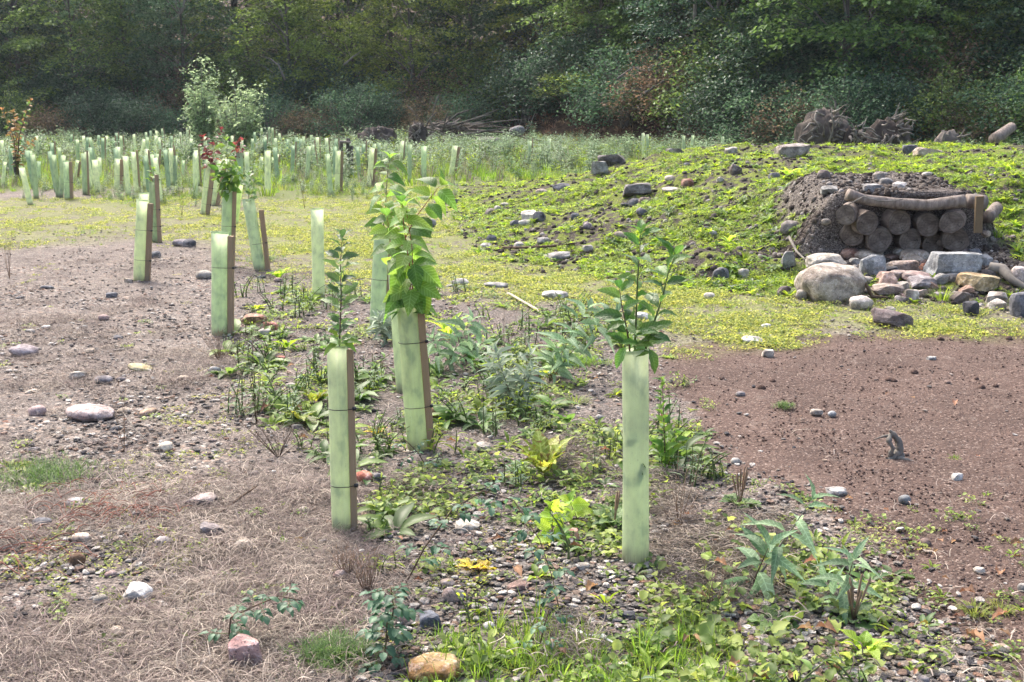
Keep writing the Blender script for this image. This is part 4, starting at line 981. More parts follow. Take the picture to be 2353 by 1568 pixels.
def add_leaf(t, kind, pos, d, L, up=UP, ws=1., part='leaf'):
    me = R.choice(LF[kind]); o = obj(part, me, t); o.matrix_local = lmat(Vector(pos) - t.location, d, up, L, ws); return o
def shoot(t, pts, rad, kind, n, L, t0=.1, opp=True, rise=.35, L1=None, stem=M_STEM, tip=True, side=None, hang=0., jit=.25, big=1.3):
    """a stem along world points with leaves set in pairs (or singly) up it"""
    loc = [p - t.location for p in pts]; mb = MB(); m = len(pts)
    mb.tube(loc, [rad * (1 - .75 * i / (m - 1)) for i in range(m)], 6); obj('stem', mb.mesh('stem', stem), t)
    L1 = (L1 or L) * big; L = L * big; b = R.random() * 3 if side is None else side
    for i in range(n):
        tt = t0 + (1 - t0) * (i + .5 * (n > 1)) / n; p, ax1 = poly_at(pts, tt); l = (L + (L1 - L) * tt) * R.uniform(.8, 1.15)
        b += math.pi / 2 + R.gauss(0, jit) if opp else 2.4
        a1 = ax1.orthogonal().normalized(); a2 = ax1.cross(a1)
        for s_ in ((0, 1) if opp else (0,)):
            an = b + math.pi * s_; dd = a1 * math.cos(an) + a2 * math.sin(an) + ax1 * (rise + .6 * tt * rise) + Vector((0, 0, -hang * (1 - tt)))
            add_leaf(t, kind, p, dd + Vector((R.gauss(0, .12), R.gauss(0, .12), R.gauss(0, .12))), l, ax1 * .35 + Vector((R.gauss(0, .45), R.gauss(-.55, .4), .45)))
    if tip:
        p, ax1 = poly_at(pts, 1.)
        for k in range(3): an = b + k * 2.1; a1 = ax1.orthogonal().normalized(); a2 = ax1.cross(a1); add_leaf(t, kind, p, ax1 * 1.3 + (a1 * math.cos(an) + a2 * math.sin(an)) * .8, L1 * .75, ax1)
def path(uv, y, ys=None):
    return [ad(u, v, y + (ys[i] if ys else 0)) for i, (u, v) in enumerate(uv)]
def S(y): return y / F * 1.01
# dogwood in the leaning tube
_, b, tp, r = Tn['M']; y = b.y; s = S(y)
t = root('dogwood_sapling', tp + Vector((0, 0, -.3)), "bright yellow-green big-leaved sapling with dark red stems crowding out of the leaning tube", 'sapling')
shoot(t, path([(945, 900), (938, 700), (945, 640), (938, 590), (928, 520), (924, 468)], y), .0045, 'cornus', 10, 56 * s, .40, True, .15, 44 * s, M_STEMR, side=.2, hang=.5)
shoot(t, path([(948, 900), (946, 690), (950, 640), (946, 560), (936, 500), (932, 478)], y, [0, .01, .03, .04, .05, .05]), .004, 'cornus', 8, 56 * s, .42, True, .15, 42 * s, M_STEMR, side=1.2, hang=.5)
shoot(t, path([(940, 800), (936, 690), (950, 655), (958, 620)], y, [0, -.01, -.03, -.05]), .004, 'cornus', 3, 58 * s, .5, True, .1, 60 * s, M_STEMR, side=.9, hang=.9, tip=False)
for u, v, du, dv in ((948, 655, 25, 60), (940, 660, -50, 25), (955, 650, 55, 30), (965, 655, 20, 75), (930, 670, -30, 30), (950, 600, 10, 60), (932, 610, -35, 50), (960, 610, 50, 40)):
    p = ad(u, v, y - .05); q = ad(u + du, v + dv, y - .10); add_leaf(t, 'cornus', p, q - p, 68 * s, Vector((0, -1, .5)))
# taller slim sapling and its side shoot behind
_, b, tp, r = Tn['C']; y = b.y; s = S(y)
t = root('spindle_sapling', tp + Vector((0, 0, -.3)), "slim upright dark-stemmed sapling topping the staked tube behind the bright one", 'sapling')
shoot(t, path([(876, 620), (880, 530), (886, 470), (890, 400), (895, 366)], y), .0042, 'cornus', 11, 42 * s, .35, True, .1, 34 * s, M_STEM, side=.1, hang=.2)
for q in t.children: q.color = (1, 1, 1, 1)
_, b, tp, r = Tn['B']; y = b.y; s = S(y)
t = root('dogwood_sapling', tp + Vector((0, 0, -.3)), "sapling with one shoot leaning right over the mossy ground, half hidden by the bright one", 'sapling')
shoot(t, path([(905, 640), (925, 560), (955, 500), (985, 460), (1010, 428)], y), .0042, 'cornus', 9, 48 * s, .3, True, .1, 44 * s, M_STEMR, side=.0, hang=.2)
shoot(t, path([(905, 640), (900, 590), (895, 540), (890, 500)], y), .0042, 'cornus', 6, 46 * s, .3, True, .1, 44 * s, M_STEMR, side=.3, hang=.3)
# three stems in the right tube
_, b, tp, r = Tn['R']; y = b.y; s = S(y)
t = root('plum_sapling', tp + Vector((0, 0, -.3)), "three-stemmed sapling with dark green pointed leaves spreading from the largest tube", 'sapling')
shoot(t, path([(1462, 1000), (1459, 790), (1462, 720), (1465, 640), (1470, 580), (1472, 540)], y), .0048, 'plum', 15, 50 * s, .46, False, .45, 44 * s, M_STEMG, side=.3)
shoot(t, path([(1464, 1000), (1484, 800), (1500, 750), (1520, 690), (1535, 630), (1550, 590)], y, [0, .02, .03, .04, .05, .05]), .0055, 'plum', 16, 48 * s, .45, False, .5, 44 * s, M_STEMG, side=1.3)
shoot(t, path([(1458, 1000), (1446, 790), (1438, 745), (1428, 700), (1424, 665)], y, [0, -.02, -.04, -.05, -.05]), .004, 'plum', 12, 48 * s, .52, False, .45, 42 * s, M_STEM, side=2.2)
for u, v, du, dv in ((1442, 740, -62, 20), (1436, 790, -52, -35), (1440, 795, -25, 40), (1455, 775, 50, -18), (1490, 770, 50, 10), (1470, 790, 35, -25), (1490, 800, 18, 34), (1462, 770, 55, -10), (1475, 795, -40, -10), (1450, 800, 30, -12)):
    p = ad(u, v, y - .04); q = ad(u + du, v + dv, y - .07); add_leaf(t, 'plum', p, q - p, 55 * s, Vector((0, -.5, 1)))
for u, v, du, dv in ((1472, 1075, -4, 34), (1478, 1095, -32, 26), (1464, 1010, -20, 12), (1473, 1060, 5, 22), (1448, 985, 8, 22)):   # leaves pressed against the wall inside
    x_ = ad(u, v, y).x - b.x; yy = y - math.sqrt(max(1e-6, (r * .86) ** 2 - min(x_ ** 2, (r * .8) ** 2))); p = ad(u, v, yy); q = ad(u + du, v + dv, yy); add_leaf(t, 'plum', p, q - p, 34 * s, Vector((0, -1, .1)))
# dark leaved sapling in the left front tube
_, b, tp, r = Tn['L']; y = b.y; s = S(y)
t = root('buckthorn_sapling', tp + Vector((0, 0, -.3)), "slender dark-green sapling with wavy glossy leaves rising from the left front tube", 'sapling')
shoot(t, path([(782, 1000), (780, 800), (782, 740), (784, 680), (782, 610), (786, 548)], y), .0042, 'spin', 19, 42 * s, .44, True, .45, 32 * s, M_STEM, side=.2)
for u, v, du, dv in ((782, 785, 42, 12), (780, 780, -30, -30), (790, 790, 30, -15), (778, 790, -22, 8)):
    p = ad(u, v, y - .03); q = ad(u + du, v + dv, y - .06); add_leaf(t, 'mid', p, q - p, 42 * s, Vector((0, -.5, 1)))
def mid_sapling(key, name, label, stems, kind, n, L, stem=M_STEM, opp=False, hang=0., rise=.3):
    _, b, tp, r = Tn[key]; y = b.y; s = S(y); t = root(name, tp + Vector((0, 0, -.15)), label, 'sapling')
    for uv in stems: shoot(t, path(uv, y, [R.gauss(0, .03) * i for i in range(len(uv))]), .0035, kind, n, L * s, .2, opp, rise, L * s * .85, stem, hang=hang)
mid_sapling('I', 'cherry_sapling', "red-leaved sapling spreading above a slanting tube", [[(484, 400), (484, 365), (470, 340), (466, 318)], [(486, 400), (490, 360), (498, 325), (506, 300)], [(484, 400), (478, 375), (474, 350)]], 'red', 10, 15, M_STEMR)
mid_sapling('N', 'cherry_sapling', "small sapling with red-brown leaves behind the drooping green one", [[(551, 380), (553, 350), (556, 325)], [(551, 380), (547, 350), (543, 335)]], 'red', 9, 15, M_STEMR)
mid_sapling('K', 'drooping_sapling', "bushy green sapling drooping over the rim of the dark-green tube", [[(523, 460), (524, 420), (522, 360), (520, 325)], [(523, 460), (535, 410), (552, 398), (560, 415)], [(523, 460), (512, 410), (505, 390), (500, 405)], [(524, 460), (530, 400), (540, 385)], [(523, 460), (517, 420), (514, 385)]], 'mid', 15, 22, M_STEM, hang=.8, rise=.1)
mid_sapling('P', 'willow_sapling', "thin-stemmed sapling with few dark leaves above the strongly tilted tube", [[(570, 480), (573, 430), (572, 405)], [(572, 480), (580, 440), (585, 420)]], 'spin', 7, 20, M_STEM)
mid_sapling('H', 'willow_sapling', "sapling with a few upright yellow-green leaves on the dull narrow tube", [[(350, 430), (352, 405), (352, 392)]], 'mid', 7, 20, M_STEMG)
# young autumn tree at the left edge in its black mesh guard
p = at(40, 422); s = mpp(p); t = root('mesh_guard', p, "short black mesh guard round the thin autumn-leaved tree at far left", 'mesh guard')
gd = obj('tube', TU[2], t); me = TU[2].copy(); me.materials.clear(); me.materials.append(M_TIE); gd.data = me; gd.scale = (5.5 * s, 5.5 * s, 60 * s)
t = root('young_autumn_tree', p, "thin young tree with sparse orange and green autumn leaves at far left", 'young tree')
for k in range(9):
    e = R.uniform(-45, 45); h_ = R.uniform(60, 185); shoot(t, path([(40, 415 - k * 3), (38 + e * .2, 415 - h_ * .5 - 20), (36 + e, 415 - h_ - 10)], p.y, [0, R.gauss(0, .2), R.gauss(0, .4)]), .012, 'autumn' if k % 3 else 'mid', 16, 9 * s, .15, False, .3)

def ground_plant(name, label, cat, u, v, stems, stem=M_STEM, group=None):
    """stems: dicts of end offsets in picture units with leaves"""
    p = at(u, v); s = mpp(p); t = root(name, p, label, cat, group)
    for d in stems:
        du, dv, n, L, kind = d['e'][0], d['e'][1], d['n'], d['L'], d['k']; arch = d.get('arch', 0); m = 6; dy = d.get('dy', R.gauss(0, .05)); P = []
        for i in range(m + 1):
            q = i / m; P.append(ad(u + du * q, v + dv * q - arch * math.sin(q * math.pi), p.y + dy * q))
        P[0] = p - Vector((0, 0, .01))
        shoot(t, P, d.get('r', .0025), kind, n, L * s, d.get('t0', .12), d.get('opp', False), d.get('rise', .3), d.get('L1', L) * s, d.get('stem', stem), d.get('tip', True), None, d.get('hang', 0.))
    return t
def bunch(name, label, cat, u, v, n, L, kind, up=(.2, 1.2), group=None, spikes=0, sh=60, ws=1.):
    p = at(u, v); s = mpp(p); t = root(name, p, label, cat, group)
    for i in range(n):
        a = i * 2.4 + R.uniform(-.3, .3); add_leaf(t, kind, p + Vector((math.cos(a), math.sin(a), 0)) * .006, (math.cos(a), math.sin(a), R.uniform(*up)), L * s * R.uniform(.65, 1.1), UP, ws)
    for k in range(spikes):
        mb = MB(); e = Vector((R.uniform(-.25, .25), R.uniform(-.2, .2), 1)) * sh * s * R.uniform(.7, 1.1); mb.tube([Vector((0, 0, 0)), e * .5, e * .55, e * .95, e], [.0016, .0016, .004, .0035, .001], 6); obj('seed_spike', mb.mesh('seed_spike', M_DRY), t)
    return t
ground_plant('buddleia_seedling', "silver-leaved seedling bush in the middle between the two front tubes", 'seedling', 1185, 945,
   [dict(e=(R.uniform(-70, 80), -R.uniform(50, 140)), n=9, L=32, k='silver', opp=True, rise=.3) for i in range(8)])
ground_plant('buddleia_seedling', "grey-leaved seedling arching right behind the silver one", 'seedling', 1260, 880, [dict(e=(90, -170), n=12, L=44, k='budd', opp=True, arch=10), dict(e=(150, -160), n=10, L=44, k='budd', opp=True, arch=15), dict(e=(20, -80), n=8, L=36, k='budd', opp=True)])
ground_plant('buddleia_seedling', "grey-green seedling beside the ties of the leaning tube", 'seedling', 1020, 850, [dict(e=(60, -110), n=11, L=42, k='budd', opp=True), dict(e=(-25, -70), n=9, L=36, k='budd', opp=True), dict(e=(90, -60), n=8, L=36, k='budd', opp=True)])
ground_plant('buddleia_seedling', "silvery seedling at the foot of the tube behind the bright sapling", 'seedling', 885, 790, [dict(e=(R.uniform(-40, 40), -R.uniform(40, 85)), n=9, L=28, k='silver', opp=True) for i in range(5)])
ground_plant('buddleia_plant', "large buddleia shoot with long green lance leaves beside the red soil", 'buddleia', 1725, 1350, [dict(e=(140, -200), n=6, L=82, k='budd', opp=True, r=.005, rise=.1, L1=60, stem=M_TWIG, hang=.3), dict(e=(40, -90), n=4, L=80, k='budd', opp=True, r=.004, hang=.5)])
ground_plant('buddleia_plant', "low buddleia shoot with drooping silver tip right of the larger one", 'buddleia', 1930, 1400, [dict(e=(30, -110), n=5, L=62, k='budd', opp=True, r=.004, hang=.3), dict(e=(-30, -60), n=3, L=60, k='budd', opp=True, hang=.4)])
ground_plant('fleabane_plant', "tall leafy weed standing just right of the largest tube", 'weed', 1530, 1090, [dict(e=(-8, -215), n=34, L=32, k='mid', rise=.6, L1=16, r=.004), dict(e=(25, -90), n=14, L=26, k='mid', rise=.6), dict(e=(-25, -70), n=12, L=26, k='mid', rise=.6)])
ground_plant('nettle_plant', "lime-green heart-leaved seedling in the centre foreground", 'seedling', 1268, 1250, [dict(e=(2, -75), n=6, L=34, k='lime', opp=True, rise=.1, hang=.2)])
ground_plant('nettle_plant', "paler heart-leaved seedling left of the orange pebble block", 'seedling', 1330, 1200, [dict(e=(-20, -45), n=4, L=30, k='lime', opp=True, rise=.1, hang=.2)])
bunch('dock_plant', "dock with large upright yellowing and brown-spotted leaves in the centre", 'dock', 1250, 1095, 13, 125, 'dock', (.7, 2.6))
bunch('dock_plant', "dock with glowing lime leaves beside the leaning tube's upper tie", 'dock', 1030, 775, 9, 66, 'limel', (.7, 2.4))
bunch('dock_plant', "dock with dark green leaves left of the silver seedling", 'dock', 1085, 830, 8, 60, 'plum', (.5, 2.))
bunch('dock_plant', "broad-leaved dock lying at the foot of the largest tube on its left", 'dock', 1410, 1215, 9, 62, 'plant', (.2, 1.5), spikes=3, sh=90)
bunch('dock_plant', "dock with one bright yellow-green leaf at the bottom right", 'dock', 1985, 1500, 7, 66, 'lime', (.5, 2.0), ws=.7)
bunch('plantain', "rat-tail plantain with tall brown seed spikes at the edge of the red soil", 'plantain', 1700, 1165, 12, 50, 'plant', (.15, .9), spikes=9, sh=95)
bunch('plantain', "plantain with long seed spikes and worn grey leaves at lower right", 'plantain', 1960, 1430, 12, 66, 'plant', (.1, .9), spikes=7, sh=110)
bunch('plantain', "flat plantain of broad pale leaves in the lower right tangle", 'plantain', 1780, 1440, 12, 66, 'plant', (.15, .8))
bunch('plantain', "round-leaved plantain at the bottom left of the ochre slab", 'plantain', 655, 1555, 8, 44, 'round', (.1, .5))
bunch('yellow_leaved_plant', "withering stem with big yellow leaves in the centre foreground", 'weed', 1090, 1310, 6, 60, 'yellow', (.2, 2.0))
bunch('dock_plant', "dock with drooping lime leaves on the grassy mound edge", 'dock', 1675, 560, 6, 36, 'limel', (.6, 2.))
bunch('dock_plant', "dock with pale upright leaves on top of the middle of the mound", 'dock', 1810, 405, 10, 34, 'limel', (.4, 1.6))
bunch('dock_plant', "bright dock in the stony ground before the far tubes", 'dock', 762, 428, 8, 30, 'limel', (.6, 2.4))
bunch('dock_plant', "leafy dock at the foot of the tilted tube", 'dock', 640, 640, 8, 36, 'lime', (.4, 1.6), ws=.6)
bunch('dock_plant', "browning dock beside the left front tube's foot weeds", 'dock', 720, 930, 9, 70, 'dock', (.5, 2.))
bunch('dock_plant', "low dock with spotted leaves left of the left front tube", 'dock', 690, 970, 8, 60, 'dock', (.3, 1.4))
bunch('yellow_leaved_plant', "plant with a few yellow leaves behind the left front tube's upper tie", 'weed', 865, 1000, 6, 30, 'yellow', (.3, 1.5))
bunch('dock_plant', "yellowing dock cut by the left picture edge", 'dock', 30, 1080, 9, 60, 'dock', (.1, .8))
# wild rose briers
def brier(label, pts, y, n, L, bu, bv, rs=.0028):
    p = at(bu, bv); s = mpp(p); t = root('rose_brier', p, label, 'rose brier')
    P = [ad(u, v, p.y + q) for (u, v, q) in pts]; P[0] = p - Vector((0, 0, .01)); loc = [a - t.location for a in P]
    mb = MB(); mb.tube(loc, [rs * (1 - .5 * i / len(loc)) for i in range(len(loc))], 6); obj('stem', mb.mesh('stem', M_STEM), t)
    for i in range(n):
        c, ax1 = poly_at(P, .12 + .88 * i / n); a = i * 2.4; a1 = ax1.orthogonal().normalized(); a2 = ax1.cross(a1); d = (a1 * math.cos(a) + a2 * math.sin(a) + ax1 * .2).normalized(); d.z = d.z * .5 - .1
        ln = 46 * s; mb = MB(); mb.tube([c - t.location, c + d * ln - t.location], [.0012, .0007], 4, False); obj('leaf_stalk', mb.mesh('leaf_stalk', M_STEMG), t)
        sd = d.cross(UP).normalized()
        for k in range(5):
            q = c + d * ln * (.45 + .27 * (k // 2)); dd = d if k == 4 else (sd * (1 if k % 2 else -1) + d * .5)
            add_leaf(t, 'rose', q, dd + Vector((0, 0, R.gauss(-.15, .15))), L * s, UP, 1., 'leaflet')
brier("rose brier arching high over the gravel in the centre foreground", [(925, 1350, 0), (975, 1260, 0), (1040, 1170, .02), (1110, 1128, .03), (1180, 1150, .0), (1240, 1240, -.1), (1270, 1330, -.2), (1285, 1400, -.25)], 0, 20, 26, 925, 1350)
brier("drooping blue-green rose brier below the left front tube", [(880, 1480, 0), (905, 1400, 0), (898, 1350, 0), (890, 1420, -.05), (885, 1500, -.08), (880, 1560, -.1)], 0, 24, 30, 880, 1500)
brier("low dark rose brier spreading in the dead grass at lower left", [(520, 1490, 0), (530, 1420, 0), (580, 1395, .02), (640, 1370, .03), (690, 1380, .03)], 0, 16, 26, 522, 1490)
brier("small rose shoot among the long grass at the bottom", [(1235, 1490, 0), (1250, 1440, 0), (1262, 1400, 0)], 0, 6, 20, 1235, 1500)
brier("rose shoot behind the leaning tube's foot", [(985, 1080, 0), (960, 1040, -.02), (930, 1010, -.03)], 0, 7, 14, 990, 1085)
M_KNOT = barkmat("knotgrass_stem", (.17, .07, .055), (.36, .17, .12))
# thin dead stems
def stalks(label, u, v, n, h, sp, mat=M_DRY, name='dry_weed', leaf=None, w=.0016):
    p = at(u, v); s = mpp(p); t = root(name, p, label, 'dry weed'); mb = MB()
    for i in range(n):
        e = Vector((R.gauss(0, sp), R.gauss(0, sp * .5), -h * R.uniform(.55, 1)) ) * s; e.z = -e.z; mdl = e * .5 + Vector((R.gauss(0, .01), R.gauss(0, .01), .0)); mb.tube([Vector((0, 0, -.01)), mdl, e], [w, w * .8, w * .4], 4)
        for k in range(3):
            q = mdl.lerp(e, R.random()); mb.tube([q, q + Vector((R.gauss(0, 8), R.gauss(0, 8), R.uniform(4, 20))) * s], [w * .5, w * .3], 3)
    obj('stem', mb.mesh('stem', mat), t)
    if leaf: 
        for i in range(leaf[1]): a = R.random() * 6.28; add_leaf(t, leaf[0], p + Vector((R.gauss(0, sp * s * .5), R.gauss(0, .01), R.uniform(.1, .9) * h * s)), (math.cos(a), math.sin(a), .3), leaf[2] * s)
stalks("tall thin dead stem standing in bare gravel at left", 285, 1040, 3, 170, 14)
stalks("tall brown dead stem in front of the mossy ground", 1165, 880, 4, 250, 14)
stalks("bare-stemmed weed with dark narrow leaves left of the left front tube", 590, 980, 4, 270, 16, M_STEM, leaf=('spin', 16, 22))
stalks("bushy dry weed at the foot of the creased tube", 505, 830, 22, 90, 34)
stalks("spreading twiggy weed left of the left front tube", 640, 1050, 16, 90, 50, M_STEM)
stalks("reddish dead weeds right of the left front tube's foot", 845, 1370, 24, 120, 22, M_DRY)
stalks("dark dead weeds below the left front tube", 800, 1330, 16, 80, 24)
stalks("thin dark weed left of the drooping sapling's tube", 1118 - 700, 500, 5, 90, 8, M_STEM)
stalks("cluster of dry stems at the left edge of the bare ground", 22, 640, 9, 130, 12)
stalks("brown stems behind the largest tube", 1560, 1210, 8, 190, 40, M_DRY)
stalks("dry stems standing left of the big buddleia shoot", 1640, 1400, 9, 130, 24, M_DRY)
stalks("wiry stems before the tilted tube", 590, 620, 6, 170, 20, M_STEM)
stalks("dry stem in the middle of the left field", 700, 480, 6, 100, 18, M_STEM)
for lab, u, v, r_, n, mats, L in (("red creeping stems spread over the stones at left", 250, 1175, 190, 90, M_KNOT, 90), ("red stems trailing in from the left picture edge", 60, 1270, 120, 34, M_KNOT, 110)):
    p = at(u, v); s = mpp(p); t = root('creeping_knotgrass', p, lab, 'creeping weed'); mb = MB()
    for i in range(n):
        q = at(u + R.gauss(0, r_ * .42), v + R.gauss(0, 26)); an = R.gauss(0, 1.0) + (3.14 if R.random() < .5 else 0); P = []
        for k in range(6): z_ = Hs(q.x, q.y) + .028 + .016 * math.sin(k); P.append(Vector((q.x, q.y, z_)) - p); q = q + Vector((math.cos(an), math.sin(an), 0)) * L * s / 6; an += R.gauss(0, .25)
        mb.tube(P, R.uniform(.0009, .0019), 4, False)
    obj('stem', mb.mesh('stem', mats), t)
# feathery mayweed patches and grass clumps
fea = MB()
def feathery(label, u, v, rx, n, mat, h=.05, name='mayweed_patch', cat='mayweed'):
    p = at(u, v); s = mpp(p); t = root(name, p, label, cat); mb = MB()
    for i in range(n):
        o = Vector((R.gauss(0, rx * .45) * s, R.gauss(0, rx * .40) * s, 0)); o.z = Hs(p.x + o.x, p.y + o.y) - p.z
        for k in range(7): a = R.random() * 6.28; blade(mb, o + Vector((0, 0, .004 * k)), (math.cos(a) * .8, math.sin(a) * .8, R.uniform(.3, 1.4)), R.uniform(.5, 1) * h, .0018, .3, seg=3)
    obj('foliage', mb.mesh('foliage', mat), t); return t
feathery("bright feathery green patch behind the silver seedling", 1310, 835, 75, 420, M_GRASS, .075)
feathery("feathery green mat at the left picture edge", 95, 1095, 130, 620, M_WEEDD, .045)
feathery("feathery green patch at the bottom left of centre", 770, 1510, 90, 420, M_WEEDD, .06)
feathery("fluffy green patch by the tilted tube's foot", 600, 600, 40, 200, M_WEEDD, .09)
feathery("small moss cushion on the red soil", 1802, 937, 24, 130, M_WEEDD, .02)
def clump(label, u, v, n, L, w, mat, sp=.8, r0=4, name='grass_clump', droop=.6):
    p = at(u, v); s = mpp(p); t = root(name, p, label, 'grass clump'); mb = MB()
    for i in range(n):
        a = R.random() * 6.283; e = R.uniform(.1, 1) * sp; rr = r0 * s * R.random() ** .5; blade(mb, (math.cos(a) * rr, math.sin(a) * rr, -.005), (math.cos(a) * e, math.sin(a) * e, 1), L * s * R.uniform(.5, 1), w, droop * R.uniform(.5, 1.4), seg=6)
    obj('blades', mb.mesh('blades', mat), t)
clump("arching green grass clump at the foot of the boulders", 2165, 690, 90, 78, .005, M_GRASS, 1.0, 16)
clump("olive grass clump low in the right foreground", 2240, 1405, 110, 55, .003, M_GRASSY, 1.2, 26)
clump("second olive grass clump touching the right foreground one", 2300, 1400, 80, 50, .003, M_GRASSY, 1.2, 22)
clump("yellow-green grass clump before the feathery patch", 1325, 925, 120, 52, .003, M_GRASSY, 1.3, 24)
clump("small grass clump in front of the withering yellow leaves", 1040, 1300, 50, 46, .003, M_GRASS, .8, 6)
clump("bright upright grass clump left of the big dock", 1195, 1090, 60, 60, .003, M_GRASS, .5, 9)
clump("tiny yellow tuft alone on stones at left", 577, 1150, 50, 26, .002, M_STRAW, 1.4, 3)
clump("small green tuft on the red soil near the stump", 2195, 1055, 50, 24, .003, M_GRASS, 1.2, 10)
clump("fresh grass clump in the boulders at the right edge", 2290, 545, 60, 50, .005, M_GRASS, .8, 12)
clump("grass tuft growing before the log ends", 2030, 572, 30, 34, .006, M_GRASS, 1.0, 5)
clump("grass clump beside the tube alone on the mossy strip", 790, 640, 70, 44, .005, M_GRASS, .9, 26)

# ------------------------------------------------------------------ stones
C_ = dict(grey=(.28, .27, .25), dgrey=(.14, .14, .15), tan=(.46, .38, .29), pale=(.42, .38, .32), white=(.52, .50, .46), brown=(.28, .18, .13), pink=(.36, .28, .245), orange=(.50, .24, .14), purple=(.21, .17, .16), ochre=(.40, .32, .18), black=(.07, .07, .08), lilac=(.31, .28, .275), blue=(.33, .34, .34))
def stone(u, v, w, h, col, ang, label, cat='stone', dp=.8, name=None, sub=3, tilt=None, sink=.12, seed=None, yaw=None, lift=0., at_y=None, sx=1.):
    """centre (u, v), size w x h in picture units"""
    p = at(u, v + h * .42) if at_y is None else ad(u, v + h * .42, at_y)
    s = mpp(p); seed = seed or R.randrange(1, 9999)
    me = rockmesh(w * s, w * s * dp, h * s * (.98 + sink), ang, seed, sub, name='stone')
    o = obj(name or ('boulder' if w > 90 else 'stone'), me, None, (p.x, p.y, p.z + h * s * (.40 - sink * .3) + lift), C_[col] if isinstance(col, str) else col)
    o.rotation_euler = (R.gauss(0, .06), tilt if tilt is not None else R.gauss(0, .08), yaw if yaw is not None else 0)
    tag(o, label, cat); return o
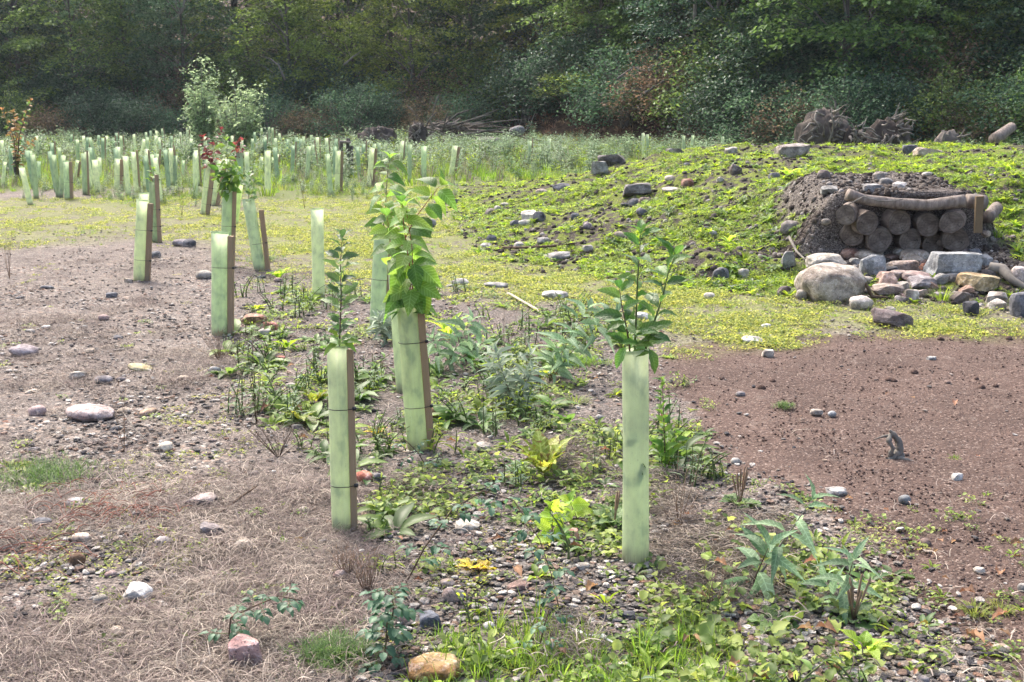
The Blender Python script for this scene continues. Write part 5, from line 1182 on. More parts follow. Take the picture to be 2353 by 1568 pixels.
ST = [
 (1908, 650, 155, 94, (.40, .345, .28), .3, "large rounded boulder with lichen and rusty stains at the front of the rock heap"),
 (1898, 600, 88, 34, 'pale', .5, "pale pitted rock behind the large rounded boulder"), (1952, 582, 44, 28, 'brown', .2, "brown stone left of the long flat tan stone"),
 (1990, 583, 80, 24, 'tan', .2, "long flat tan stone under the log ends"), (2002, 610, 60, 52, 'blue', 1, "blue-grey angular block right of the large boulder"), (1966, 602, 28, 18, 'grey', .8, "small grey wedge between tan stone and large boulder"),
 (2080, 574, 66, 22, 'pale', .2, "flat pale stone with dark holes behind the thick tan one"), (2100, 588, 68, 32, 'tan', .25, "thick smooth tan stone in the middle of the rock heap"), (2050, 591, 40, 16, 'brown', .4, "thin brownish stone left of the thick tan one"),
 (2077, 612, 62, 26, (.42, .34, .28), .7, "layered split stone under the thick tan one"), (2046, 622, 30, 18, 'black', .8, "small black stone under the layered one"), (2190, 608, 112, 62, 'blue', 1, "large blue-grey angular boulder at the right of the heap"),
 (2207, 578, 38, 22, 'pink', 0, "smooth pinkish stone behind the blue-grey boulder"), (2238, 588, 30, 34, 'dgrey', .8, "dark grey slab leaning right of the blue-grey boulder"), (2124, 614, 24, 20, (.36, .18, .12), .8, "rust-brown cube left of the blue-grey boulder"),
 (2036, 642, 42, 36, (.48, .33, .26), .8, "pointed pink-and-tan stone before the blue-grey block"), (2065, 633, 40, 22, 'pink', .6, "pinkish broken stone behind the pointed one"), (2103, 635, 70, 22, 'pink', .5, "long pink-brown flat stone before the blue-grey boulder"),
 (2118, 648, 62, 24, 'lilac', .8, "flat lilac-grey stone before the long pink one"), (2036, 664, 68, 26, (.34, .28, .23), .7, "brown-grey slab at the front of the heap"), (1993, 643, 28, 16, 'pale', .2, "small pale stone touching the large boulder's right side"),
 (2093, 679, 30, 28, 'pale', .7, "small pointed pale stone left of the grass clump"), (1977, 696, 52, 32, (.50, .44, .38), .4, "rounded pale stone in front of the large boulder"), (2045, 712, 28, 16, 'pale', .2, "pale pebble above the purple slab"),
 (2046, 732, 84, 40, 'purple', .8, "purple-brown triangular slab lying at the edge of the red soil"), (2248, 646, 86, 34, 'ochre', .8, "yellow-ochre block at the right of the rock heap"), (2342, 634, 44, 44, (.50, .42, .37), .5, "pinkish speckled stone at the right picture edge"),
 (1811, 596, 34, 38, 'grey', .9, "grey wedge-shaped stone under the pale driftwood"), (1656, 630, 38, 32, 'dgrey', .6, "dark grey lumpy stone at the mound foot"), (1708, 628, 26, 22, 'pale', .4, "pale stone right of the dark grey lumpy one"),
 (1629, 681, 26, 18, 'pale', .3, "pale egg stone in the moss below the mound"), (1801, 669, 30, 24, 'purple', .6, "purple-grey stone left of the large boulder"), (1842, 678, 26, 26, 'pale', .3, "pale stone tucked under the large boulder"),
 (1760, 750, 24, 12, 'white', .4, "small white stone between moss and red soil"), (1730, 780, 52, 14, 'white', .5, "flat white stone on the edge of the red soil"), (1764, 812, 26, 18, 'pale', .8, "small pale wedge on the red soil"),
 (2140, 823, 22, 10, 'white', .6, "white chip alone on the upper red soil"), (1912, 951, 20, 14, 'blue', 0, "round blue-grey pebble on the red soil"), (1876, 947, 30, 14, 'pale', .4, "pale flat pebble beside the round blue-grey one"), (1702, 905, 20, 12, 'lilac', .3, "small lilac stone on the red soil"),
 (1922, 1128, 46, 18, 'white', .5, "white flat stone on the lower red soil"), (2078, 1147, 28, 20, 'blue', .2, "blue-grey round stone below the stump"), (2199, 1096, 26, 18, 'white', .6, "small white stone right of the stump"), (2350, 1350, 24, 20, 'white', .3, "white stone at the right edge low down"),
 (2350, 700, 60, 60, 'dgrey', .6, "dark rock at the right edge below the speckled stone"), (2290, 700, 40, 24, 'pale', .6, "pale chip in dark rubble at the right"), (2230, 710, 36, 34, 'black', .7, "black wedge in the rubble under the ochre block"),
 # mound
 (1275, 374, 56, 26, 'white', .8, "white slab catching the light on top of the mound's left end"), (1405, 368, 66, 28, (.18, .16, .145), .8, "large rough grey clod left of the hollow on the mound"), (1378, 384, 40, 30, 'grey', .8, "grey folded slab below the rough clod"), (1462, 434, 66, 28, (.22, .20, .185), .8, "rough grey boulder in the middle of the mound face"),
 (1550, 350, 44, 18, (.22, .20, .18), .8, "grey lump above the dark hollow"), (1820, 345, 78, 34, (.33, .29, .25), .8, "tilted flat-topped block near the mound crest"), (2130, 352, 60, 18, 'tan', .8, "flat tilted slab on the right plateau"),
 (2090, 345, 36, 22, 'dgrey', .7, "dark stone left of the tilted slab"), (1545, 436, 50, 12, 'pale', .5, "long pale stone lying below the middle of the mound"), (1350, 519, 22, 18, (.36, .30, .31), 0, "mauve egg-shaped stone on the lower mound"), (1215, 494, 36, 22, (.58, .52, .44), .7, "square pale stone in the bare patch of the mound"),
 (1210, 511, 38, 16, 'white', .1, "white smooth stone below the square pale one"), (1240, 497, 30, 26, 'dgrey', .8, "dark grey slab touching the square pale stone"), (1290, 430, 42, 20, 'dgrey', .5, "grey stone half buried in mound weeds"), (988, 513, 30, 20, 'grey', 0, "grey egg stone on the moss right of the middle sapling"),
 (1010, 462, 28, 20, 'pale', .6, "pale stone where the mound begins"), (1046, 464, 14, 16, 'dgrey', .8, "small dark block where the mound begins"), (1540, 409, 26, 14, 'tan', .2, "tan stone on the mound below the block"), (1580, 420, 30, 22, (.34, .20, .14), .5, "rusty stone in the mound weeds"), (1485, 462, 34, 18, 'tan', .5, "tan stone left of the middle boulder"),
 (1350, 300 + 270, 26, 14, 'pale', .5, "pale stone on the moss below the mound"), (1755, 302, 44, 24, 'grey', .7, "grey block behind the crest of the mound"), (1815, 520, 46, 30, (.25, .22, .20), .4, "grey clod left of the soil bank"), (1905, 435, 38, 18, 'grey', .7, "grey stone at the upper left of the soil bank"),
 (1680, 345, 30, 16, 'pale', .5, "pale chip on the mound crest"), (1245, 440, 28, 14, 'tan', .2, "tan pebble in the left mound weeds"), (1160, 470, 22, 10, 'pale', .3, "pale pebble low on the left mound"),
 # moss strip and centre
 (1278, 588, 66, 14, 'grey', .5, "flat grey stone in the mossy strip"), (1117, 564, 26, 12, 'pale', .5, "small pale stone at the end of the dark stick"), (1057, 648, 42, 16, 'white', .2, "white oblong stone in the moss"), (1275, 677, 62, 20, (.56, .52, .46), .5, "flat pale slab in the moss right of the broken lath"),
 (1475, 727, 32, 20, 'white', .5, "white stone behind the right sapling"), (1140, 655, 56, 12, 'grey', .4, "flat grey stone right of the white oblong one"), (1221, 866, 34, 26, (.34, .24, .18), .4, "brown stone behind the silver seedling"), (996, 948, 42, 22, (.46, .27, .18), .3, "orange-tan stone right of the leaning tube"), (1070, 820, 36, 14, (.42, .33, .28), .2, "flat tan stone behind the dark dock"),
 (469, 631, 40, 20, 'pale', .1, "pale oblong stone left of the creased tube"), (586, 733, 58, 24, (.34, .22, .15), .9, "brick-shaped brown stone right of the creased tube"), (622, 751, 34, 22, (.32, .13, .10), .7, "dark red stone beside the brick-shaped one"), (608, 764, 34, 18, 'pale', .4, "pale stone below the brick-shaped one"), (420, 558, 46, 18, 'lilac', .2, "grey-lilac stone behind the lone left tube"), (436, 560, 30, 20, 'dgrey', .3, "dark stone right of the grey-lilac one"), (643, 825, 24, 14, (.42, .20, .14), .8, "small brick chip left of the left sapling"),
 (355, 586, 26, 16, 'dgrey', .8, "dark block at the foot of the lone left tube"),
 # left ground
 (208, 947, 112, 34, (.44, .35, .32), .05, "long pinkish stone lying on the gravel at left"), (86, 944, 42, 24, (.36, .27, .25), .1, "mauve rounded stone left of the long pink one"), (286, 944, 34, 14, 'tan', .1, "tan oblong stone touching the long pink one's end"), (341, 946, 40, 15, (.44, .30, .20), .2, "orange-tan stone right of the long pink one"),
 (380, 1026, 36, 22, (.56, .48, .38), .1, "round cream stone on the left gravel"), (238, 872, 42, 20, 'lilac', .1, "grey-lilac oblong stone above the long pink one"), (323, 844, 58, 12, (.42, .36, .20), .3, "long mossy yellow stone on the left ground"), (420, 869, 28, 12, 'tan', .2, "small tan stone left of the dry weed"), (494, 851, 28, 18, 'grey', .4, "grey stone below the dry weed"), (180, 862, 40, 18, 'pale', .5, "pale broken stones in the left gravel"),
 (55, 805, 66, 26, (.40, .34, .34), .1, "large half-buried lilac stone at left"), (108, 660, 32, 8, 'dgrey', .3, "thin dark flat stone on the upper left ground"), (107, 752, 22, 8, 'white', .5, "white chip on the upper left ground"), (272, 775, 24, 8, 'dgrey', .3, "small dark flat stone in the middle left"), (238, 730, 26, 14, (.3, .22, .2), .3, "brown stone in the dead grass at left"),
 (188, 1235, 46, 22, (.46, .36, .28), .3, "tan fan-shaped stone in the dead grass"), (178, 1285, 38, 32, (.16, .10, .06), 0, "dark brown round stone at the lower left"), (375, 1243, 40, 22, (.38, .34, .32), 0, "smooth grey egg stone under the red stems"), (467, 1147, 74, 26, (.36, .29, .26), .7, "flat angular brown-grey stone in the left foreground"), (486, 1217, 52, 28, (.34, .30, .29), .7, "grey angular stone below the flat angular one"),
 (316, 1362, 62, 34, 'white', .8, "bright white jagged stone in the dead grass"), (272, 1452, 48, 26, (.44, .36, .27), .1, "tan rounded stone half under dead grass"), (570, 1493, 74, 78, (.40, .26, .23), 1, "pink triangular slab at the bottom left"), (531, 1550, 28, 30, (.42, .34, .24), .5, "small tan stone below the pink triangle"), (97, 1200, 48, 22, 'dgrey', .1, "dark grey stone at the left under red stems"), (13, 1202, 26, 16, 'pale', .3, "pale stone at the left edge"),
 (699, 1172, 26, 16, 'pale', 0, "round pale stone left of the left front tube"), (178, 1153, 50, 16, 'lilac', .3, "lilac oblong stone at left above the red stems"), (782, 1322, 34, 26, 'pink', .3, "pink stone below the left front tube"), (233, 1377, 34, 22, 'pale', .3, "pale stone left of the bright white one"), (560, 1250, 42, 18, 'pale', .3, "pale flat stone left of the curled leaf"), (255, 1320, 28, 16, 'pink', .3, "pinkish stone above the bright white one"), (20, 1560, 40, 26, 'tan', .2, "tan stone in the bottom left corner"), (485, 1120, 24, 12, 'pale', .5, "pale chip above the flat angular stone"),
 # centre foreground
 (835, 1096, 44, 28, (.52, .26, .17), .3, "orange-red stone right of the left front tube's stake"), (872, 1098, 28, 22, 'dgrey', 0, "small dark grey stone touching the orange-red one"), (840, 1067, 30, 14, 'pale', .4, "pale stone above the orange-red one"), (1312, 1230, 36, 28, (.48, .26, .20), .8, "pink-orange cube in the centre foreground"), (1073, 1208, 58, 22, 'pale', .5, "pale flat stone left of the lime seedling"), (1339, 1157, 44, 16, 'tan', .3, "tan flat stone left of the largest tube"),
 (1042, 1366, 52, 32, (.54, .44, .38), .4, "cream-pink stone in the dead grass of the centre"), (989, 1426, 52, 40, (.13, .14, .17), .7, "blue-black block in the centre foreground"), (924, 1421, 34, 26, 'pink', .4, "pink stone left of the blue-black block"), (998, 1534, 124, 50, (.44, .30, .14), .4, "large ochre slab at the bottom edge"), (1028, 1338, 36, 12, 'pink', .3, "thin pinkish stone above the cream-pink one"), (1190, 1345, 50, 18, (.30, .20, .17), .5, "brown flat stone behind the rose shoot"),
 (1124, 1437, 28, 18, (.55, .5, .48), 0, "pale shell-like stone in the green weeds"), (1385, 1372, 18, 14, 'white', .5, "white chip in the dark gravel"), (1478, 1366, 26, 14, 'white', .6, "white flat chip right in the dark gravel"), (1340, 1300, 30, 14, 'pale', .5, "pale stone above the dark gravel"), (1445, 1415, 30, 18, 'black', .9, "black slate lump in the coal-dark patch"), (1475, 1425, 30, 16, 'black', .9, "black slate lump right in the coal-dark patch"), (1420, 1428, 26, 14, 'black', .9, "black slate lump left in the coal-dark patch"), (1385, 1418, 20, 12, 'black', .9, "smaller black slate left of the coal-dark patch"),
 (1605, 1287, 14, 12, 'pink', .2, "small pink pebble right of the largest tube"), (1110, 1027, 34, 20, 'pale', .6, "pale stone left of the big dock"), (1378, 958, 20, 10, 'white', .3, "pale pebble pair member left of the largest tube"), (2250, 1310, 26, 14, 'pale', .4, "pale chip in the brown litter at right"), (2300, 1490, 40, 22, 'tan', .6, "tan broken stone at the bottom right"), (2120, 1575 - 15, 30, 16, 'lilac', .4, "lilac stone at the bottom right edge"),
 (1690, 1060, 22, 16, 'grey', .3, "small grey stone left of the plantain")]
for (u, v, w, h, c, a, lab) in ST:
    g = dict(sink=.45) if (v < 540 and u > 1000) else {}
    if v < 540 and 1000 < u < 1950: h *= .78
    if (1895 < u < 2260 and 560 < v < 690): g = dict(sink=.1)
    stone(u, v, w, h, c, a, lab, sub=4 if w > 90 else 3, name='boulder' if w > 84 else 'stone', **g)
# unnamed medium stones
_used = set()
def near(pre, u, v):
    for f in sorted(ST, key=lambda f: (f[0] - u) ** 2 + 4 * (f[1] - v) ** 2):
        if pre + f[6] not in _used and len((pre + f[6]).replace('-', ' ').split()) <= 16: _used.add(pre + f[6]); return pre + f[6]
for i in range(95):
    z = None
    for k in range(30):
        u, v = R.uniform(-100, 1500), R.uniform(600, 1560); x, y = plane_xy(u, v); q = zones(np.array([x]), np.array([y]))
        if q['soil'][0] < .2 and q['moss'][0] < .5: break
    w = R.uniform(12, 28)
    o = stone(u, v, w, w * R.uniform(.25, .5), R.choice(['pale', 'lilac', 'pink', 'grey', 'tan', 'dgrey', 'white']), R.choice([.2, .5, .8, .9]), near("small loose stone near the ", u, v), sub=2); o['group'] = "small loose stones on the gravel"
for i in range(46):
    u, v = R.uniform(1885, 2300), R.uniform(574, 690); w = R.uniform(22, 50)
    if math.hypot((u - 1908) / 90, (v - 650) / 55) < 1 or v < 560 + 30 * abs(u - 2090) / 200: continue
    o = stone(u, v, w, w * R.uniform(.3, .6), R.choice(['pale', 'dgrey', 'tan', 'grey', 'brown', 'lilac', 'pink', (.2, .17, .15)]), R.choice([.5, .8, .9]), near("heap piece near the ", u, v), sub=3, sink=.3, tilt=R.gauss(0, .25)); o['group'] = "smaller stones of the rock heap"
for i in range(30):
    u, v = R.uniform(1100, 2330), R.uniform(340, 600); w = R.uniform(14, 32); p = at(u, v)
    if sdpoly(np.array([p.x]), np.array([p.y]), MOUND)[0] < .2: continue
    o = stone(u, v, w, w * R.uniform(.4, .7), R.choice(['pale', 'dgrey', 'tan', 'grey', 'dgrey', (.2, .17, .15)]), R.choice([.2, .5, .8]), near("small half-buried stone near the ", u, v), sub=2, sink=.5); o['group'] = "small stones in the mound"

# ------------------------------------------------------------------ log stack
def endmat():
    s = NT("log_end"); co = s.coord('Object'); sx = s.n("ShaderNodeSeparateXYZ"); s.l(co, sx.inputs[0]); oi = s.n("ShaderNodeObjectInfo")
    x, z = sx.outputs[0], sx.outputs[1]
    nz = s.noise(co, 9, 4, .6)
    r = s.math('SQRT', s.math('ADD', s.math('MULTIPLY', x, x), s.math('MULTIPLY', z, z)))
    ring = s.math('SINE', s.math('ADD', s.math('MULTIPLY', r, 230), s.math('MULTIPLY', nz, 12)))
    c = s.ramp(nz, [(.3, (.075, .060, .048)), (.55, (.15, .122, .10)), (.75, (.27, .235, .20))])
    c = s.mix(s.val(ring, 0, 1, 0, .5), c, (.08, .065, .055))
    an = s.math('ARCTAN2', z, x)
    k = s.math('ABSOLUTE', s.math('SINE', s.math('ADD', s.math('ADD', s.math('MULTIPLY', an, 1.5), s.math('MULTIPLY', oi.outputs['Random'], 6)), s.math('MULTIPLY', nz, 3.0))))
    crack = s.math('MULTIPLY', s.val(k, .0, .085, 1, 0), s.val(r, .075, .10, 1, 0))
    c = s.mix(crack, c, (.015, .012, .01))
    st = s.n("ShaderNodeMapping"); st.inputs['Scale'].default_value = (4, 60, 4); st.inputs['Rotation'].default_value = (0, 0, .8); s.l(co, st.inputs[0]); c = s.mix(s.val(s.noise(st.outputs[0], 3, 2), .5, .7, 0, .35), c, (.32, .28, .24))
    return s.fin(c, .85, s.bump(s.math('SUBTRACT', nz, crack), .6, .01), .2)
M_END = endmat()
M_BARKL = barkmat("log_bark", (.10, .08, .066), (.32, .27, .23), 26)
def log(u, v, rpx, y0, L, yaw, label, seed, pitch=0., end=True, name='log'):
    p = ad(u, v, y0); s = y0 / F; r = rpx * s; rr = np.random.default_rng(seed); ph = rr.random(4) * 6
    t = root(name, p, label, 'log', 'cut logs stacked in the soil bank'); t.rotation_euler = (math.pi / 2 + pitch, 0, yaw)
    n, m = 30, 6; out = [r * (1 + .05 * math.sin(2 * a + ph[0]) + .03 * math.sin(3 * a + ph[1]) + .02 * math.sin(5 * a + ph[2])) for a in np.linspace(0, 2 * math.pi, n, endpoint=False)]
    mb = MB(); V = []; Fc = []
    for i in range(m + 1):
        z = -L * i / m
        for k in range(n): a = 2 * math.pi * k / n; q = out[k] * (1 + .02 * math.sin(i * 1.7 + a)) * (.985 if i == 0 else 1); V.append((q * math.cos(a), q * math.sin(a), z))
    for i in range(m):
        for k in range(n): k2 = (k + 1) % n; Fc.append((i * n + k, i * n + k2, (i + 1) * n + k2, (i + 1) * n + k))
    mb.add(V, Fc); obj('bark', mb.mesh('bark', M_BARKL), t)
    mb = MB(); V = [(0, 0, .004)]; Fc = []
    for j, q in enumerate((.33, .66, .93, .985)):
        for k in range(n): a = 2 * math.pi * k / n; V.append((out[k] * q * math.cos(a), out[k] * q * math.sin(a), (.003 if j < 3 else -.002) + .0005 * math.sin(k * 3.3 + j)))
    for k in range(n): Fc.append((0, 1 + k, 1 + (k + 1) % n))
    for j in range(3):
        for k in range(n): k2 = (k + 1) % n; Fc.append((1 + j * n + k, 1 + (j + 1) * n + k, 1 + (j + 1) * n + k2, 1 + j * n + k2))
    mb.add(V, Fc); obj('cut_end', mb.mesh('cut_end', M_END, False), t)
LY = 10.95
for i, (u, v, r_, yaw, dy, lab) in enumerate([
 (1943, 495, 24, -.38, -.16, "pale-sided log sticking out at the left end of the stack"), (1993, 514, 29, .1, -.03, "cracked log end second from left in the upper row"), (2067, 512, 30, .05, -.02, "cracked log end in the centre of the upper row"),
 (2133, 517, 29, -.1, -.03, "star-cracked log end third from the right side of the upper row"), (2186, 512, 28, -.42, -.16, "pale-sided log sticking out at the right end of the upper row"),
 (1958, 540, 28, -.2, .08, "dark log end low at the left of the stack"), (2022, 552, 31, .0, .0, "smooth log end left in the lower row"), (2092, 553, 29, .05, .03, "slanting log end in the centre of the lower row"), (2145, 562, 27, .1, .08, "half-buried log end right of centre in the lower row"), (2196, 552, 31, -.12, -.05, "dark log end at the right of the lower row")]):
    log(u, v, r_ * .95, LY + dy, .75, yaw, lab, 40 + i)
def pole(name, label, pts, rads, mat, cat, end=None):
    p0 = Vector(pts[0]); t = root(name, p0, label, cat); mb = MB(); P = [Vector(p) - p0 for p in pts]; Q = []; Rr = []
    for i in range(len(P) - 1):
        for k in range(4): Q.append(P[i].lerp(P[i + 1], k / 4)); Rr.append((rads[i] + (rads[i + 1] - rads[i]) * k / 4) * R.uniform(.975, 1.025))
    Q.append(P[-1]); Rr.append(rads[-1]); mb.tube(Q, Rr, 12); obj('bark', mb.mesh('bark', mat), t); return t
s = LY / F
pole('lintel_log', "long pale log laid across the top of the dark hollow in the bank", [ad(1948, 446, LY - .12), ad(1985, 459, LY - .10), ad(2060, 468, LY - .10), ad(2130, 472, LY - .12), ad(2216, 462, LY - .16)], [13 * s, 12 * s, 13 * s, 13 * s, 15 * s], M_BARKL, 'log')
pole('short_log', "short dark log stub right of the lintel log", [ad(2222, 462, LY - .02), ad(2262, 466, LY - .0)], [17 * s, 18 * s], M_BARKL, 'log')
pole('post_stump', "grey log stub at the far right of the soil bank", [ad(2270, 500, LY + .1), ad(2290, 478, LY + .3)], [15 * s, 15 * s], M_BARKL, 'log')
t = root('stake_post', ad(2247, 535, LY - .2), "flat wooden stake driven in right of the stacked logs", 'stake'); k = obj('post', STK, t, None, (.55, .55, .5)); k.scale = (17 * s, 9 * s, 82 * s); k.rotation_euler = (0, -.04, 0)
pole('bent_root', "thin pale root looping under the lintel log", [ad(1950, 470, LY - .22), ad(1985, 452, LY - .24), ad(2020, 463, LY - .24), ad(2050, 462, LY - .24), ad(2075, 458, LY - .2)], [.006] * 5, M_TWIG, 'root')
# roof of the hollow: a lumpy slab of soil resting on the lintel, soil cheeks left and right
def soilslab(label, cx, cy, cz, w, d, h, seed, ang=0.):
    V, Fc = ico(5); q = V * 2.2; V = np.sign(V) * np.abs(V) ** .75
    V = V * (1 + .16 * fbm(q[:, 0] + seed, q[:, 1] + q[:, 2], seed, 4)[:, None] + .10 * fbm(q[:, 0] * 5, q[:, 1] * 5 + q[:, 2] * 5, seed + 3, 3)[:, None]) * np.array([w, d, h]) / 2
    me = quadmesh('soil', V, np.array(Fc), M_SOILB); o = obj('soil_bank', me, None, (cx, cy, cz)); tag(o, label, 'soil bank', kind='structure')
def soilm():
    s = NT("bank_soil"); p = s.geo(); f = s.noise(p, 55, 4, .7); v = s.voro(p, 95, 'Color'); se = s.n("ShaderNodeSeparateColor"); s.l(v, se.inputs[0])
    c = s.mix(s.val(se.outputs[0], .6, .85, 0, .75), s.ramp(f, [(.3, (.06, .05, .044)), (.55, (.12, .10, .09)), (.8, (.22, .19, .17))]), (.27, .24, .21)); return s.fin(c, .95, s.bump(f, .9, .03), .1)
M_SOILB = soilm()
c = ad(2085, 448, 11.35); soilslab("crumbly earth roof over the hollow of the log stack", c.x - .03, 11.17, .765, .98, .55, .13, 3)
if 0: soilslab("earth cheek left of the stacked logs", c.x - .12, 11.45, c.z - .15, .55, 1.0, .75, 5)
if 0: soilslab("earth cheek right of the stacked logs", c.x + .10, 11.55, c.z - .15, .6, 1.0, .80, 6)
c = ad(2070, 535, 11.3); soilslab("earth packed between the stacked logs", c.x, 11.42, c.z - .02, 1.3, .6, .42, 8)
for (u, v, w, h, col, a, lab) in [(2008, 434, 60, 26, (.26, .25, .24), .8, "grey slab lying on the lintel log at left"), (2068, 430, 34, 22, (.42, .39, .36), .7, "pale lump of rock above the lintel log"), (2036, 418, 30, 18, (.2, .19, .18), .4, "grey clod on the soil bank above the slab"), (2116, 436, 24, 14, (.38, .34, .31), .5, "small stone on the soil bank right of the pale lump"), (2130, 400, 22, 10, 'pale', .4, "pale chip near the top of the soil bank")]:
    stone(u, v, w, h, col, a, lab, at_y=11.12 if v > 425 else 11.4)

n_ = 420; a_ = rng.random(n_) * 6.283; q_ = rng.random(n_) ** .5; px_ = 3.755 + .50 * q_ * np.cos(a_); py_ = 11.17 + .26 * q_ * np.sin(a_)
scatter("roof_clods", np.stack([px_, py_, .765 + .062 * np.sqrt(np.maximum(0, 1 - q_ ** 2)) + .004], 1), rng.random((n_, 3)) * 6, np.repeat((.02 + .05 * rng.random(n_) ** 2)[:, None], 3, 1), rng.integers(0, 5, n_), clodd, "crumbling clods piled on the earth roof behind the lintel log", "earth")
# driftwood, sticks, litter that can be picked out
def branch(name, label, pts, rads, mat, cat='stick'):
    return pole(name, label, pts, rads, mat, cat)
def gp_(u, v, up=0.): p = at(u, v); return p + Vector((0, 0, up))
branch('driftwood', "bleached curved driftwood at the right edge of the rock heap", [gp_(2272, 640, .10), gp_(2300, 645, .10), gp_(2325, 660, .06), gp_(2362, 672, .03)], [.045, .05, .035, .02], M_TWIG, 'driftwood')
branch('driftwood', "pale forked driftwood stick left of the rock heap", [gp_(1806, 575, .10), gp_(1812, 565, .09), gp_(1830, 590, .05), gp_(1850, 602, .02)], [.018, .015, .012, .008], M_TWIG, 'driftwood')
branch('driftwood', "curved horn-like piece of wood lying on the rock heap", [gp_(2130, 596, .10), gp_(2150, 596, .16), gp_(2172, 600, .20)], [.025, .03, .035], M_BARKL, 'driftwood')
branch('dark_branch', "dark forked branch beside the large rounded boulder", [gp_(1968, 680, .22), gp_(1990, 690, .12), gp_(2003, 690, .03), gp_(2040, 690, .02)], [.008, .014, .016, .010], M_STEM)
branch('dark_stick', "long dark stick lying on the moss", [gp_(1145, 575, .03), gp_(1200, 576, .03), gp_(1270, 574, .04), gp_(1320, 570, .05)], [.012, .016, .015, .010], M_STEM)
branch('thin_stick', "thin dark stick on the left foreground stones", [gp_(475, 1200, .01), gp_(520, 1180, .02), gp_(560, 1160, .04), gp_(590, 1145, .05)], [.003, .005, .005, .003], M_STEM)
branch('thin_twig', "bleached forked twig at the tall dead stem's foot", [gp_(285, 975, .06), gp_(310, 1000, .03), gp_(340, 1018, .01)], [.0025, .003, .003], M_TWIG)
branch('leaning_log', "pale log leaning up out of the scrub at the far right", [ad(2285, 322, 25), ad(2325, 292, 25.5)], [.14, .11], M_BARKL, 'log')
t = root('broken_lath', gp_(1205, 705), "broken pale wooden lath lying behind the silver seedling", 'lath'); a = gp_(1168, 684, .04) ; b = gp_(1242, 722, .02); k = obj('board', STK, t, None, (1.5, 1.8, 2.2)); d = b - a; k.scale = (.03, .012, d.length); k.matrix_local = Matrix.Translation(a - t.location) @ UP.rotation_difference(d).to_matrix().to_4x4() @ Matrix.Diagonal((.028, .012, d.length, 1))
sm_ = NT("white_plastic"); M_WHITE = sm_.fin((.62, .65, .68), .4, None, .4)
mb = MB(); A = [gp_(1315 + 18 * i, 1458 + 5.2 * i + 4 * math.sin(i * 1.3), .012 + .006 * math.sin(i * 2)) for i in range(7)]
for sgn in (1,):
    V = []; Fc = []
    for i, p in enumerate(A): w_ = .012 * (1 - .5 * abs(i - 2) / 6); V += [tuple(p + Vector((-.003, w_, .004))), tuple(p + Vector((0, 0, .009))), tuple(p + Vector((.003, -w_, 0))), tuple(p + Vector((.002, -w_, -.003))), tuple(p + Vector((-.004, w_, .001)))]
    for i in range(6):
        for k in range(5): Fc.append((i * 5 + k, i * 5 + (k + 1) % 5, i * 5 + 5 + (k + 1) % 5, i * 5 + 5 + k))
    mb.add(V, Fc)
tag(obj('plastic_strip', mb.mesh('plastic_strip', M_WHITE)), "torn white plastic strip lying before the bottom long grass", 'plastic strip')
for u, v, k, L, lab in ((640, 1250, 'lime', 26, "fallen light green leaf beside a curled brown leaf"), (672, 1250, 'autumn', 34, "curled tan leaf on the dead grass left of the left front tube"), (2110, 1440, 'yellow', 30, "fallen yellow leaf on the brown litter at right"), (1770, 520, 'red', 26, "red withered leaf in the mound weeds"), (1540, 1210, 'autumn', 36, "pale brown curled leaf right of the largest tube")):
    p = at(u, v); t = root('fallen_leaf', p + Vector((0, 0, .01)), lab, 'leaf'); add_leaf(t, k, p + Vector((0, 0, .01)), (1, R.uniform(-.5, .5), .15), L * mpp(p), (0, -.5, 1), part='blade')
# twisted stump on the red soil
p = at(2050, 1052); s = mpp(p); t = root('twisted_stump', p, "twisted grey root stump with a side spike on the red soil", 'stump'); q = lambda u, v, dy=0: ad(u, v, p.y + dy) - p
def knot(P, Rd, nm):
    mb = MB(); Q = []; Rr = []
    for i in range(len(P) - 1):
        for k in range(5): Q.append(P[i].lerp(P[i + 1], k / 5)); Rr.append((Rd[i] + (Rd[i + 1] - Rd[i]) * k / 5) * s * R.uniform(.8, 1.2))
    Q.append(P[-1]); Rr.append(Rd[-1] * s); mb.tube(Q, Rr, 9); obj(nm, mb.mesh(nm, M_TWIG), t)
knot([q(2030, 1064), q(2052, 1052), q(2068, 1036), q(2066, 1014), q(2050, 996), q(2044, 988)], [8, 8, 9, 7, 6, 2], 'trunk')
knot([q(2052, 1000), q(2035, 1002), q(2008, 1010)], [5, 3, 1], 'branch'); knot([q(2047, 998), q(2042, 1014, -.02), q(2052, 1030, -.02), q(2044, 1048), q(2058, 1062)], [5, 6, 5, 6, 5], 'branch'); knot([q(2056, 1002), q(2062, 1022, .02), q(2074, 1046), q(2070, 1064)], [5, 5, 6, 6], 'branch'); knot([q(2060, 1050), q(2080, 1056, -.03), q(2100, 1060, -.05)], [7, 4, 1], 'root')

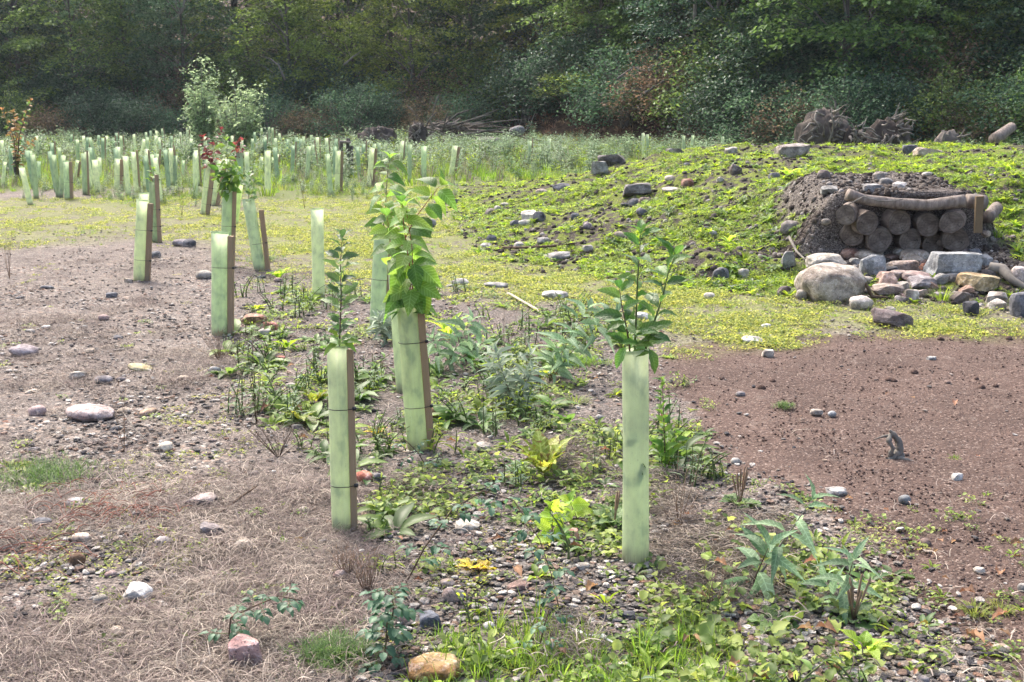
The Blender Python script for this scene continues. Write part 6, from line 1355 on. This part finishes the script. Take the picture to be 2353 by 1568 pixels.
# ------------------------------------------------------------------ uprooted stumps and dead wood by the wood's foot
def root_plate(u, v, w, h, y, label, seed, n=30, name='root_plate', mat=M_TWIG):
    p = ad(u, v + h * .5, y); s = y / F; zg = Hs(p.x, p.y) - .05; tz = ad(u, v - h * .5, y).z; p.z = zg; h = (tz - zg) / s; t = root(name, p, label, 'root plate')
    me = rockmesh(w * s * .9, w * s * .5, h * s * 1.05, .2, seed, 4, M_CLODD if seed % 2 else M_TRUNK, 'soil', .3); o = obj('soil_core', me, t, (0, .1, h * s * .45))
    for i in range(n):
        a = R.uniform(-1, 1); z = R.uniform(.1, .95) * h * s; x = a * w * s * .42 * math.sqrt(max(.05, 1 - (z / h / s - .4) ** 2)); st = Vector((x * .6, -w * s * .18, z)); d = Vector((x + R.gauss(0, .25), R.uniform(-.6, .1), R.uniform(-.5, .7) * .8)).normalized(); L = R.uniform(.2, .5) * h * s * .7; P = [st]
        for k in range(4): d = (d + Vector((R.gauss(0, .3), R.gauss(0, .3), R.gauss(0, .3)))).normalized(); P.append(P[-1] + d * L / 4)
        r0 = R.uniform(.012, .045); mb = MB(); mb.tube(P, [r0, r0 * .8, r0 * .55, r0 * .35, r0 * .12], 6); obj('root', mb.mesh('root', mat), t)
root_plate(1895, 282, 145, 82, 27, "tall uprooted stump with a fan of pale roots behind the mound", 3, 60)
root_plate(2045, 293, 125, 58, 27.5, "second uprooted stump with bleached roots right of the tall one", 5, 60)
root_plate(1965, 300, 70, 34, 26.5, "low tangle of roots joining the two uprooted stumps", 7, 30)
root_plate(2180, 310, 80, 30, 26, "small heap of pale roots near the leaning log", 9, 26)
root_plate(868, 308, 105, 44, 38, "pale heap of bleached roots before the round olive bush", 11, 50)
root_plate(960, 300, 50, 50, 38, "dark stump with upright roots left of the brush pile", 13, 26)
t = root('brush_pile', ad(1050, 335, 42), "pile of cut branches and logs below the feathery tree", 'brush pile'); s = 42 / F
for i in range(90):
    a = ad(R.uniform(970, 1075), R.uniform(284, 330), 42 + R.uniform(-.5, .5)); b = a + Vector((R.gauss(.7, .8), R.uniform(-.5, .5), R.gauss(0, .35))); r0 = R.uniform(.015, .05); mb = MB(); m_ = a.lerp(b, .5) + Vector((0, 0, R.gauss(.05, .06))); mb.tube([a - t.location, m_ - t.location, b - t.location], [r0, r0 * .9, r0 * .6], 6); obj('branch', mb.mesh('branch', R.choice([M_TWIG, M_TRUNK, M_BARKL])), t)
stone(1122, 326, 60, 22, (.20, .18, .17), .3, "grey earth-covered mound of rubble right of the brush pile", at_y=41, name='boulder', sub=4)
stone(1188, 300, 36, 22, (.22, .21, .20), .3, "grey boulder at the right end of the grassy patch", at_y=36)
for u, v0, v1, r_ in ((784, 325, 372, .045), (800, 318, 372, .05), (808, 335, 372, .04)): pole('fence_post', {784: "left of three weathered wooden posts before the wood", 800: "tallest of three weathered wooden posts before the wood", 808: "shortest, right of three weathered wooden posts"}[u], [ad(u, v1 + 8, 27), ad(u, v0, 27)], [r_, r_], M_TRUNK, 'post')
pole('fence_rail', "pale round rail resting on the weathered posts", [ad(781, 326, 26.9), ad(806, 328, 26.9)], [.035, .035], M_BARKL, 'rail')
# bare pale branches in the trees
for i, (P, lab) in enumerate([([(1420, 180), (1455, 155), (1490, 165), (1505, 190)], "fallen pale branch arching over the brown scrub"), ([(1480, 215), (1520, 190), (1560, 165), (1580, 140)], "thin pale bough slanting up beside the fallen branch"),
   ([(425, 0), (415, 30), (395, 45), (390, 75)], "bare grey bough hanging high in the dull olive tree"), ([(655, 185), (640, 150), (620, 135), (600, 130)], "bare forked stem in front of the dark hollow"), ([(790, 150), (812, 130), (830, 118)], "pale bare twig low in the drooping yellow tree"),
   ([(1595, 150), (1596, 90), (1597, 40), (1598, -40)], "straight grey trunk showing between dark trees"), ([(1190, 320), (1220, 285), (1228, 262)], "short pale dead stick on the brown bank"), ([(1600, 285), (1605, 265), (1603, 250)], "dead twig standing in the russet bracken")]):
    x, y = woodxy(P[0][0], -2.0 if i not in (5, 2) else 1.0); pole('bare_branch', lab, [ad(u, v, y + R.gauss(0, .2)) for u, v in P], [.07 if i == 5 else .045] + [.03 if i != 5 else .07] * (len(P) - 2) + [.012 if i != 5 else .06], M_TWIG, 'branch')

# ------------------------------------------------------------------ haze
HAZE = True
if HAZE:
    me = bpy.data.meshes.new("haze"); V, Fc = boxvf((0, 55, 19.5), (140, 70, 21.5)); me.from_pydata(V, [], Fc)
    s = NT("haze_air"); pv = s.n("ShaderNodeVolumePrincipled"); pv.inputs['Color'].default_value = (.80, .88, 1, 1); pv.inputs['Density'].default_value = .00028; pv.inputs['Anisotropy'].default_value = .35
    s.l(pv.outputs[0], s.out.inputs['Volume']); me.materials.append(s.m); tag(obj("haze", me), "faint bluish haze hanging in the air before the wood", "haze", kind='stuff')
